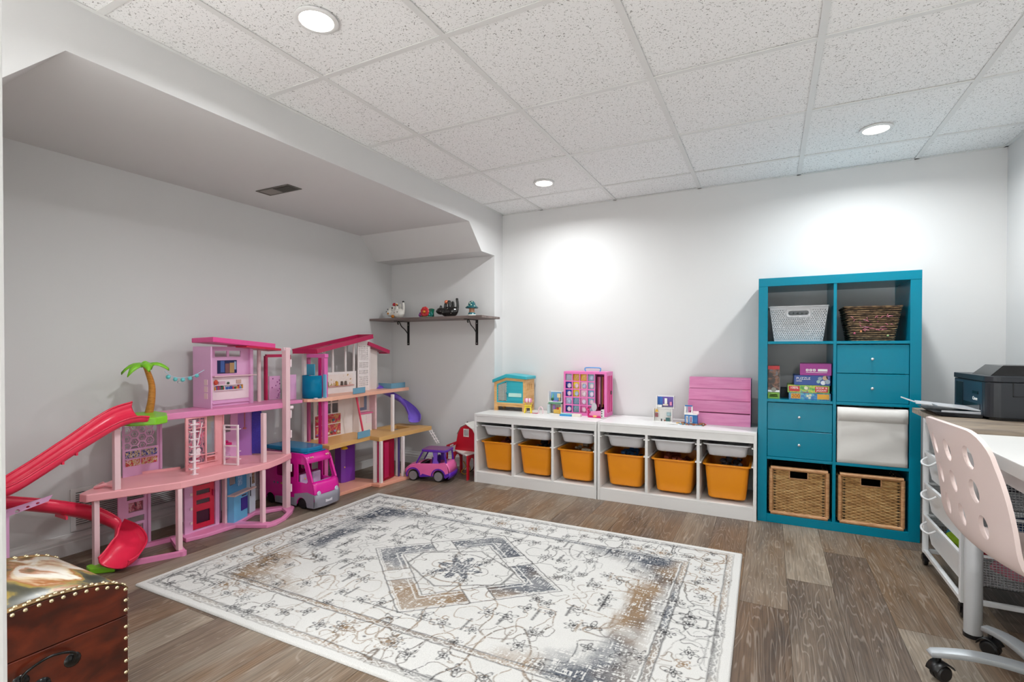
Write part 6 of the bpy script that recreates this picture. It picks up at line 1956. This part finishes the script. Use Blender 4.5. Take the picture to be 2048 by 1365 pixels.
for x0 in (TX0, TX1 - .022):
    MB(TO).surf([[(x, y, arcz(y) + .0032) for y in ysl] for x in (x0, x0 + .022)]).build('leather_strip', lea, lid, smooth=60, solid=.003)
stud = None
def put_stud(p, nrm, parent):
    global stud
    if stud is None:
        stud = MB().lathe([(.0052, 0), (.0046, .0022), (.0026, .0038), (0, .0044)], (0, 0, 0), 10).build('stud', brass, parent, smooth=80)
        o = stud
    else:
        o = bpy.data.objects.new('stud', stud.data)
        COL.objects.link(o)
        o.parent = parent
    q = Vector((0, 0, 1)).rotation_difference(Vector(nrm))
    o.matrix_local = Matrix.Translation(Vector(p) - TO) @ q.to_matrix().to_4x4()
def arc_points(n):
    """even spacing along the lid arc"""
    P = [Vector((0, y, arcz(y))) for y in [TY0 + (TY1 - TY0) * (1 - C_(PI * i / 400)) / 2 for i in range(401)]]
    acc = [0]
    for i in range(400):
        acc.append(acc[-1] + (P[i + 1] - P[i]).length)
    out = []
    for k in range(n):
        t_ = acc[-1] * (k + .5) / n
        i = next(j for j in range(400) if acc[j + 1] >= t_)
        d = (P[i + 1] - P[i]).normalized()
        out.append((P[i], Vector((0, -d.z, d.y))))
    return out
for k, (p, n_) in enumerate(arc_points(16)):
    for x in (TX1 - .017, TX0 + .005):
        put_stud((x + .002, p.y, p.z + .0046), n_, lid)
    put_stud((TX0 + .018, p.y, p.z + .0046), n_, lid)
for k, (p, n_) in enumerate(arc_points(17)):
    put_stud((TX1 - .004, p.y, p.z + .0046), n_, lid)
    put_stud((TX1, p.y, p.z - .007), (1, 0, 0), lid)
for k in range(8):
    z = .035 + k * .0325
    put_stud((TX1, TY1 - .006, z), (1, 0, 0), trunk)
    put_stud((TX1, TY0 + .006, z), (1, 0, 0), trunk)
    put_stud((TX1 - .006, TY1, z), (0, 1, 0), trunk)
    put_stud((TX0 + .006, TY1, z), (0, 1, 0), trunk)
for z in (.310, .338):
    put_stud((TX1, TY1 - .006, z), (1, 0, 0), lid)
    put_stud((TX1 - .006, TY1, z), (0, 1, 0), lid)
bik = mat('black_iron_gloss', '#0d0c0b', .22, metal=.3)
hy = .585
hd = MB(TO).tube(smoothpath([(TX1 + .008, hy - .050, .236), (TX1 + .016, hy - .048, .262), (TX1 + .018, hy, .278), (TX1 + .016, hy + .048, .262), (TX1 + .008, hy + .050, .236)], 6), .0035, 8).build('handle', bik, trunk, smooth=60)
for s_ in (-1, 1):
    MB(TO).lathe([(0, .009), (.009, .007), (.017, .003), (.019, 0)], (TX1, hy + s_ * .052, .236), 14, 'x').build('handle_rose', bik, hd, smooth=60)
MB(TO).lathe([(0, .008), (.010, .006), (.018, .002), (.020, 0)], (TX1, hy - .012, .205), 14, 'x').build('end_boss', bik, trunk, smooth=60)
for y_ in (TY0, TY1):
    MB(TO).box(((TX0 + TX1) / 2 - .02, y_ - .003, .25), ((TX0 + TX1) / 2 + .02, y_ + .003, .33)).build('clasp', bik, trunk, bevel=.002)

# ================================================================ drawer cart with a wooden top
cartw = mat('cart_white', '#e3e4e5', .3)
KX0, KX1, KY0, KY1 = .665, 1.125, 2.549, 3.11
cart = thing('drawer_cart', 'white rolling cart with mesh drawers standing under the printer', 'drawer cart', ((KX0 + KX1) / 2, (KY0 + KY1) / 2, 0))
KO = cart.location.copy()
def kb(): return MB(KO)
WTZ0, WTZ1 = .716, .742
for x in (KX0 + .011, KX1 - .011):
    for y in (KY0 + .011, KY1 - .011):
        kb().box((x - .011, y - .011, .058), (x + .011, y + .011, WTZ0)).build('upright', cartw, cart, bevel=.002)
        cst = kb().cyl((x, y, .040), (x, y, .058), .012, 12).box((x - .013, y - .018, .022), (x - .009, y + .012, .046)).box((x + .009, y - .018, .022), (x + .013, y + .012, .046)).build('caster', mat('caster_black', '#101012', .35), cart)
        kb().lathe([(0, -.008), (.018, -.009), (.022, -.006), (.022, .006), (.018, .009), (0, .008)], (x, y - .004, .022), 16, 'x').build('wheel', mat('caster_black', '#101012', .35), cst, smooth=40)
for x in (KX0 + .011, KX1 - .011):
    for z in (.068, WTZ0 - .012):
        kb().box((x - .009, KY0 + .022, z - .009), (x + .009, KY1 - .022, z + .009)).build('rail', cartw, cart, bevel=.002)
for y in (KY0 + .011, KY1 - .011):
    for z in (.068, WTZ0 - .012):
        kb().box((KX0 + .022, y - .009, z - .009), (KX1 - .022, y + .009, z + .009)).build('rail', cartw, cart, bevel=.002)
wire = mat('wire_mesh', '#b9bbbf', .35, metal=.5)
toyc = {}
def drawer(z, dz=.128):
    x0, x1, y0, y1 = KX0 + .006, KX1 - .03, KY0 + .026, KY1 - .026
    t = kb().bar((x0, y0, z), (x0, y1, z), .012, .010).bar((x1, y0, z), (x1, y1, z), .010, .010).bar((x0, y0, z), (x1, y0, z), .010, .010).bar((x0, y1, z), (x1, y1, z), .010, .010).build('drawer', cartw, cart, bevel=.001)
    ins = .030
    kb().add([(x0 - .002, y0 + .01, z - .004), (x0 - .002, y1 - .01, z - .004), (x0 + .018, y1 - ins, z - dz), (x0 + .018, y0 + ins, z - dz), (x0 + .003, y0 + .01, z - .004), (x0 + .003, y1 - .01, z - .004), (x0 + .023, y1 - ins, z - dz), (x0 + .023, y0 + ins, z - dz)], [(0, 1, 2, 3), (7, 6, 5, 4), (0, 4, 5, 1), (1, 5, 6, 2), (2, 6, 7, 3), (3, 7, 4, 0)]).build('drawer_front', cartw, t)
    kb().tube(smoothpath([(x0 - .004, y1 - .045, z - .020), (x0 - .026, y1 - .055, z - .036), (x0 - .034, y1 - .11, z - .042), (x0 - .026, y1 - .18, z - .036), (x0 - .004, y1 - .20, z - .014)], 5), .0045, 8).build('handle', cartw, t, smooth=60)
    m = kb()
    st = .0105
    def wall(p, q, p2, q2):
        p, q, p2, q2 = map(Vector, (p, q, p2, q2))
        n = int((q - p).length / st)
        for i in range(n + 1):
            f_ = i / n
            m.bar(p + (q - p) * f_, p2 + (q2 - p2) * f_, .0022, .0016)
        k = int((p2 - p).length / st)
        for i in range(k + 1):
            f_ = i / k
            m.bar(p + (p2 - p) * f_, q + (q2 - q) * f_, .0016, .0022)
    zb = z - dz
    wall((x0, y0, z), (x1, y0, z), (x0 + .02, y0 + ins, zb), (x1, y0 + ins, zb))
    wall((x0, y1, z), (x1, y1, z), (x0 + .02, y1 - ins, zb), (x1, y1 - ins, zb))
    wall((x0 + .02, y0 + ins, zb), (x1, y0 + ins, zb), (x0 + .02, y1 - ins, zb), (x1, y1 - ins, zb))
    tag(m.build('mesh_basket', wire, t), kind='stuff')
for z in (.245, .400, .555):
    drawer(z)
def soft(name, label, m, c, r, sc, seed, cat='soft toy'):
    mb = MB(c)
    rr = random.Random(seed)
    for k in range(7):
        mb.ball((c[0] + rr.uniform(-1, 1) * r * sc[0] * .55, c[1] + rr.uniform(-1, 1) * r * sc[1] * .55, c[2] + rr.uniform(-.3, .4) * r * sc[2]), r * rr.uniform(.5, .75), 10, 7, sc)
    o = mb.build(name, m, smooth=180)
    o.location = c
    md = o.modifiers.new('join', 'REMESH'); md.mode = 'VOXEL'; md.voxel_size = .008; md.use_smooth_shade = True
    sm = o.modifiers.new('soften', 'SMOOTH'); sm.iterations = 5
    return tag(o, label, cat)
soft('soft_toy', 'lime green soft toy lying in the lowest cart drawer', mat('plush_lime', '#8fb01f', .9, bump=.4, bs=200), (.755, 2.86, .190), .06, (1, 1.6, .8), 1)
soft('soft_toy', 'teal soft toy at the far end of the lowest cart drawer', mat('plush_teal', '#1f7fa0', .9, bump=.4, bs=200), (.76, 2.995, .200), .035, (1, .8, .8), 2)
soft('soft_toy', 'pink soft toy at the near end of the lowest cart drawer', mat('plush_pink', '#d37f92', .9, bump=.4, bs=200), (.86, 2.665, .180), .05, (1.7, .7, .8), 3)
soft('soft_toy', 'dark red soft toy heaped behind the pink one in the drawer', mat('plush_red', '#b0142c', .9, bump=.4, bs=200), (.83, 2.745, .215), .045, (1.6, .6, .8), 4)
soft('folded_cloth', 'blue folded cloth in the middle cart drawer', mat('cloth_blue', '#33507e', .9), (.92, 2.72, .335), .055, (1.8, 1.6, .6), 5, 'cloth')
soft('folded_cloth', 'grey and black clothes filling the top cart drawer', mat('cloth_grey', '#4c4a50', .9), (.90, 2.75, .490), .06, (1.8, 1.8, .6), 6, 'cloth')
wtop = ramp_mat('table_wood', [(.3, '#6f6359'), (.45, '#8b7d6f'), (.6, '#a08f7b'), (.75, '#b09a7e')], 4, 6, .45, .8, (1.2, 9, 9), .04)
wt = MB((.925, 2.945, WTZ0)).box((KX0 + .002, 2.552, WTZ0), (1.185, 3.335, WTZ1)).build('counter_top', wtop, None, bevel=.002)
wt.location = (.925, 2.945, WTZ0)
tag(wt, 'grey-brown wood-look top resting on the drawer cart under the printer', 'table top')

# ================================================================ white desk
desk = thing('desk', 'white desk with round tube legs along the right wall', 'desk', (.91, 2.0, 0))
DO = desk.location.copy()
dwm = mat('desk_white', '#e9e8e5', .35, var=.015)
MB(DO).box((.632, 1.44, .680), (1.186, 2.546, .724)).build('desk_top', dwm, desk, bevel=.002)
MB(DO).box((.665, 1.50, .625), (.68, 2.49, .680)).build('apron', mat('apron_white', '#d9d5d2', .4), desk, bevel=.001)
MB(DO).box((.68, 2.475, .625), (1.17, 2.49, .680)).build('apron', mat('apron_white', '#d9d5d2', .4), desk, bevel=.001)
legm = mat('leg_silver', '#c9cbcd', .35, metal=.2)
for x in (.663, 1.15):
    for y in (1.52, 2.40):
        lg = MB(DO).cyl((x, y, .012), (x, y, .680), .0265, 24).build('leg', legm, desk, smooth=40)
        MB(DO).cyl((x, y, 0), (x, y, .014), .0285, 24).build('foot_cap', mat('caster_black', '#101012', .35), lg, smooth=40)
pp = MB((1.0, 2.80, WTZ1)).box((.93, 2.66, WTZ1), (1.14, 2.78, WTZ1 + .001)).build('paper_sheet', mat('paper_white', '#efefec', .7))
pp.location = (1.0, 2.80, WTZ1)
tag(pp, 'white sheet of paper lying on the wood top beside the printer', 'paper')

# ================================================================ black printer
pbm = mat('printer_black', '#23272d', .38, var=.03)
pbk = mat('printer_gloss', '#08090b', .15)
psm = mat('printer_navy', '#1d3040', .3)
prn = thing('printer', 'black multifunction printer with its paper tray pulled out', 'printer', (.99, 3.11, WTZ1))
PO = prn.location.copy()
def pbx(): return MB(PO)
def pr_poly(x0, x1, y0, y1, r):
    o = [(x1, y0), (x1, y1), (x0, y1)]
    for i in range(7):
        a = PI + PI / 2 * i / 6
        o.append((x0 + r + r * C_(a), y0 + r + r * S(a)))
    return o
P0 = WTZ1
pbx().prism(pr_poly(.85, 1.16, 2.90, 3.30, .035), P0, P0 + .012).build('foot_plinth', pbk, prn)
bdy = pbx().prism(pr_poly(.838, 1.165, 2.888, 3.325, .045), P0 + .012, P0 + .165).build('body', pbm, prn, bevel=.003)
pbx().prism(pr_poly(.835, 1.168, 2.885, 3.328, .045), P0 + .167, P0 + .192).build('scanner_lid', pbm, prn, bevel=.003)
pbx().add([(.858, 2.93, P0 + .190), (1.168, 2.93, P0 + .190), (1.168, 3.16, P0 + .190), (.858, 3.16, P0 + .190), (.905, 2.94, P0 + .238), (1.168, 2.94, P0 + .238), (1.168, 3.15, P0 + .238), (.905, 3.15, P0 + .238)], [(0, 3, 2, 1), (4, 5, 6, 7), (0, 1, 5, 4), (1, 2, 6, 5), (2, 3, 7, 6), (3, 0, 4, 7)]).build('document_feeder', pbk, prn, bevel=.002)
pbx().box((.8365, 2.945, P0 + .018), (.8385, 3.318, P0 + .16)).build('front_panel', psm, prn)
pbx().box((.835, 3.19, P0 + .040), (.838, 3.29, P0 + .150)).build('side_slot', pbk, prn)
pbx().box((.8345, 2.965, P0 + .035), (.8375, 3.18, P0 + .062)).build('paper_slot', pbk, prn)
pbx().box((.8345, 2.99, P0 + .105), (.8375, 3.06, P0 + .118)).build('card_slot', pbk, prn)
text('Canon', .022, white_print, prn, lambda u, v, q: (.8358 - q - PO.x, 3.03 - u - PO.y, P0 + .083 + v - PO.z))
pbx().box((.92, 2.8865, P0 + .105), (1.166, 2.889, P0 + .108)).box((.92, 2.8865, P0 + .105), (.923, 2.889, P0 + .165)).build('side_seam', pbk, prn)
trm = mat('tray_grey', '#c7c9cc', .3)
trb = pbx().add([(.838, 2.935, P0 + .002), (.838, 3.24, P0 + .002), (.70, 3.24, P0 + .002), (.70, 2.96, P0 + .002), (.838, 2.93, P0 + .018), (.838, 3.24, P0 + .018), (.668, 3.24, P0 + .022), (.668, 2.95, P0 + .022)], [(0, 3, 2, 1), (4, 5, 6, 7), (0, 1, 5, 4), (1, 2, 6, 5), (2, 3, 7, 6), (3, 0, 4, 7)]).build('lower_tray', pbm, prn, bevel=.002)
ot = pbx().add([(.842, 2.96, P0 + .030), (.842, 3.17, P0 + .030), (.69, 3.17, P0 + .044), (.69, 2.98, P0 + .044), (.842, 2.96, P0 + .036), (.842, 3.17, P0 + .036), (.69, 3.17, P0 + .049), (.69, 2.98, P0 + .049)], [(0, 3, 2, 1), (4, 5, 6, 7), (0, 1, 5, 4), (1, 2, 6, 5), (2, 3, 7, 6), (3, 0, 4, 7)]).build('output_tray', trm, prn, bevel=.001)
pbx().bar((.69, 3.08, P0 + .047), (.63, 3.09, P0 + .051), .16, .004, (0, 0, 1)).build('tray_extension', trm, ot)
pbx().bar((.63, 3.09, P0 + .051), (.575, 3.10, P0 + .072), .05, .003, (0, 0, 1)).build('paper_stop', trm, ot)
pbx().box((.838, 2.955, P0 + .018), (.70, 2.962, P0 + .028)).build('tray_guide', trm, trb)

# ================================================================ pink swivel chair
shell_m = mat('chair_pink', '#e0cdc8', .45, var=.02)
cfr = mat('chair_grey', '#b4b9bd', .4, metal=.15)
blk = mat('caster_black', '#101012', .35)
chair = thing('swivel_chair', 'pale pink swivel chair with round holes in its moulded back', 'chair', (.748, 2.028, 0), .069)
prof = smoothpath([(-.272, 0, .822), (-.245, 0, .70), (-.220, 0, .57), (-.205, 0, .495), (-.178, 0, .448), (-.12, 0, .428), (-.02, 0, .424), (.10, 0, .436), (.18, 0, .440), (.215, 0, .425)], 10)
arc = [0]
for i in range(1, len(prof)):
    arc.append(arc[-1] + (prof[i] - prof[i - 1]).length)
AL = arc[-1]
def pr_at(s_):
    s_ = min(max(s_, 0), AL - 1e-6)
    i = max(j for j in range(len(arc) - 1) if arc[j] <= s_)
    f_ = (s_ - arc[i]) / (arc[i + 1] - arc[i])
    p = prof[i].lerp(prof[i + 1], f_)
    d = (prof[i + 1] - prof[i]).normalized()
    return p, Vector((d.z, 0, -d.x))     # outward (behind / below)
def chmap(u, v, q):
    p, n = pr_at(v)
    k = math.exp(-((v - .12) / .22) ** 2)
    cup = .45 * u * u * (.55 + .6 * k)    # edges wrap toward the sitter
    p = p - n * cup
    return (p.x + n.x * q, u, p.z + n.z * q)
def halfw(v):
    t_ = v / AL
    w = .208 + .042 * S(PI * min(1, t_ * 1.2))
    return w
out_ = []
nn = 26
for i in range(nn + 1):
    v = .09 + (AL - .15) * i / nn
    out_.append((halfw(v), v))
cb_ = [(halfw(AL - .058) - .055 + .055 * C_(a), AL - .055 + .055 * S(a)) for a in [PI / 2 * i / 6 for i in range(1, 7)]]
ct_ = [(halfw(.088) - .085 + .085 * C_(a), .085 - .085 * S(a)) for a in [PI / 2 * i / 7 for i in range(1, 8)]]
right = ct_[::-1] + out_ + cb_
right = [p for p in right]
outline = right + [(-x, y) for x, y in right[::-1]]
hls = []
for j, v in enumerate((.085, .185, .285)):
    for i, u in enumerate((-.125, .0, .125)):
        hls.append(oval(u + (.012 if j == 1 else 0), v, .024, .035, 16))
MB().sheet(outline, hls, .011, chmap, grid=.022).build('shell', shell_m, chair, smooth=45)
MB().box((-.09, -.09, .398), (.09, .09, .414)).build('seat_plate', cfr, chair, bevel=.003)
MB().cyl((0, 0, .10), (0, 0, .25), .026, 18).cyl((0, 0, .25), (0, 0, .40), .015, 14).build('gas_lift', cfr, chair, smooth=40)
MB().lathe([(0, .062), (.036, .062), (.042, .08), (.040, .105), (.028, .118), (0, .118)], (0, 0, 0), 20).build('hub', cfr, chair, smooth=50)
for k in range(5):
    a = math.radians(105) - .069 + 2 * PI * k / 5
    d = Vector((C_(a), S(a), 0))
    s_ = Vector((-S(a), C_(a), 0))
    rows = []
    for i in range(9):
        f_ = i / 8
        r_ = .03 + .255 * f_
        z = .098 + .018 * S(PI * f_ * .9) - .018 * f_
        w = .026 - .008 * f_
        c = d * r_ + Vector((0, 0, z))
        rows.append([c - s_ * w + Vector((0, 0, -.014)), c - s_ * w * .9, c + Vector((0, 0, .005)), c + s_ * w * .9, c + s_ * w + Vector((0, 0, -.014))])
    e = rows[-1]
    lgm = MB().surf(rows)
    n0 = len(lgm.v) - 5
    tip = d * .297 + Vector((0, 0, .082))
    lgm.v.append(tuple(tip))
    for q in range(4):
        lgm.f.append((n0 + q, n0 + q + 1, len(lgm.v) - 1))
    lg = lgm.build('base_leg', cfr, chair, smooth=50, solid=.004)
    c = d * .268
    cs = MB().cyl(c + Vector((0, 0, .056)), c + Vector((0, 0, .088)), .008, 10).build('caster', blk, chair)
    off = s_ * .004 - d * .006
    wc = c + off
    sw = Matrix.Translation(wc + Vector((0, 0, .026))) @ Matrix.Rotation(a + .6, 4, 'Z')
    wm = MB().lathe([(0, -.019), (.020, -.019), (.0255, -.014), (.0255, -.004), (.022, -.002), (.022, .002), (.0255, .004), (.0255, .014), (.020, .019), (0, .019)], (0, 0, 0), 20, 'y')
    wm.v = [tuple(sw @ Vector(p)) for p in wm.v]
    wm.build('wheel', blk, cs, smooth=40)
    hm = MB()
    hm.surf([[(.032 * C_(t_), yy, .032 * S(t_)) for t_ in [PI * (.05 + .8 * i / 8) for i in range(9)]] for yy in (-.021, .021)])
    hm.v = [tuple(sw @ Vector(p)) for p in hm.v]
    hm.build('hood', blk, cs, smooth=60, solid=.003)
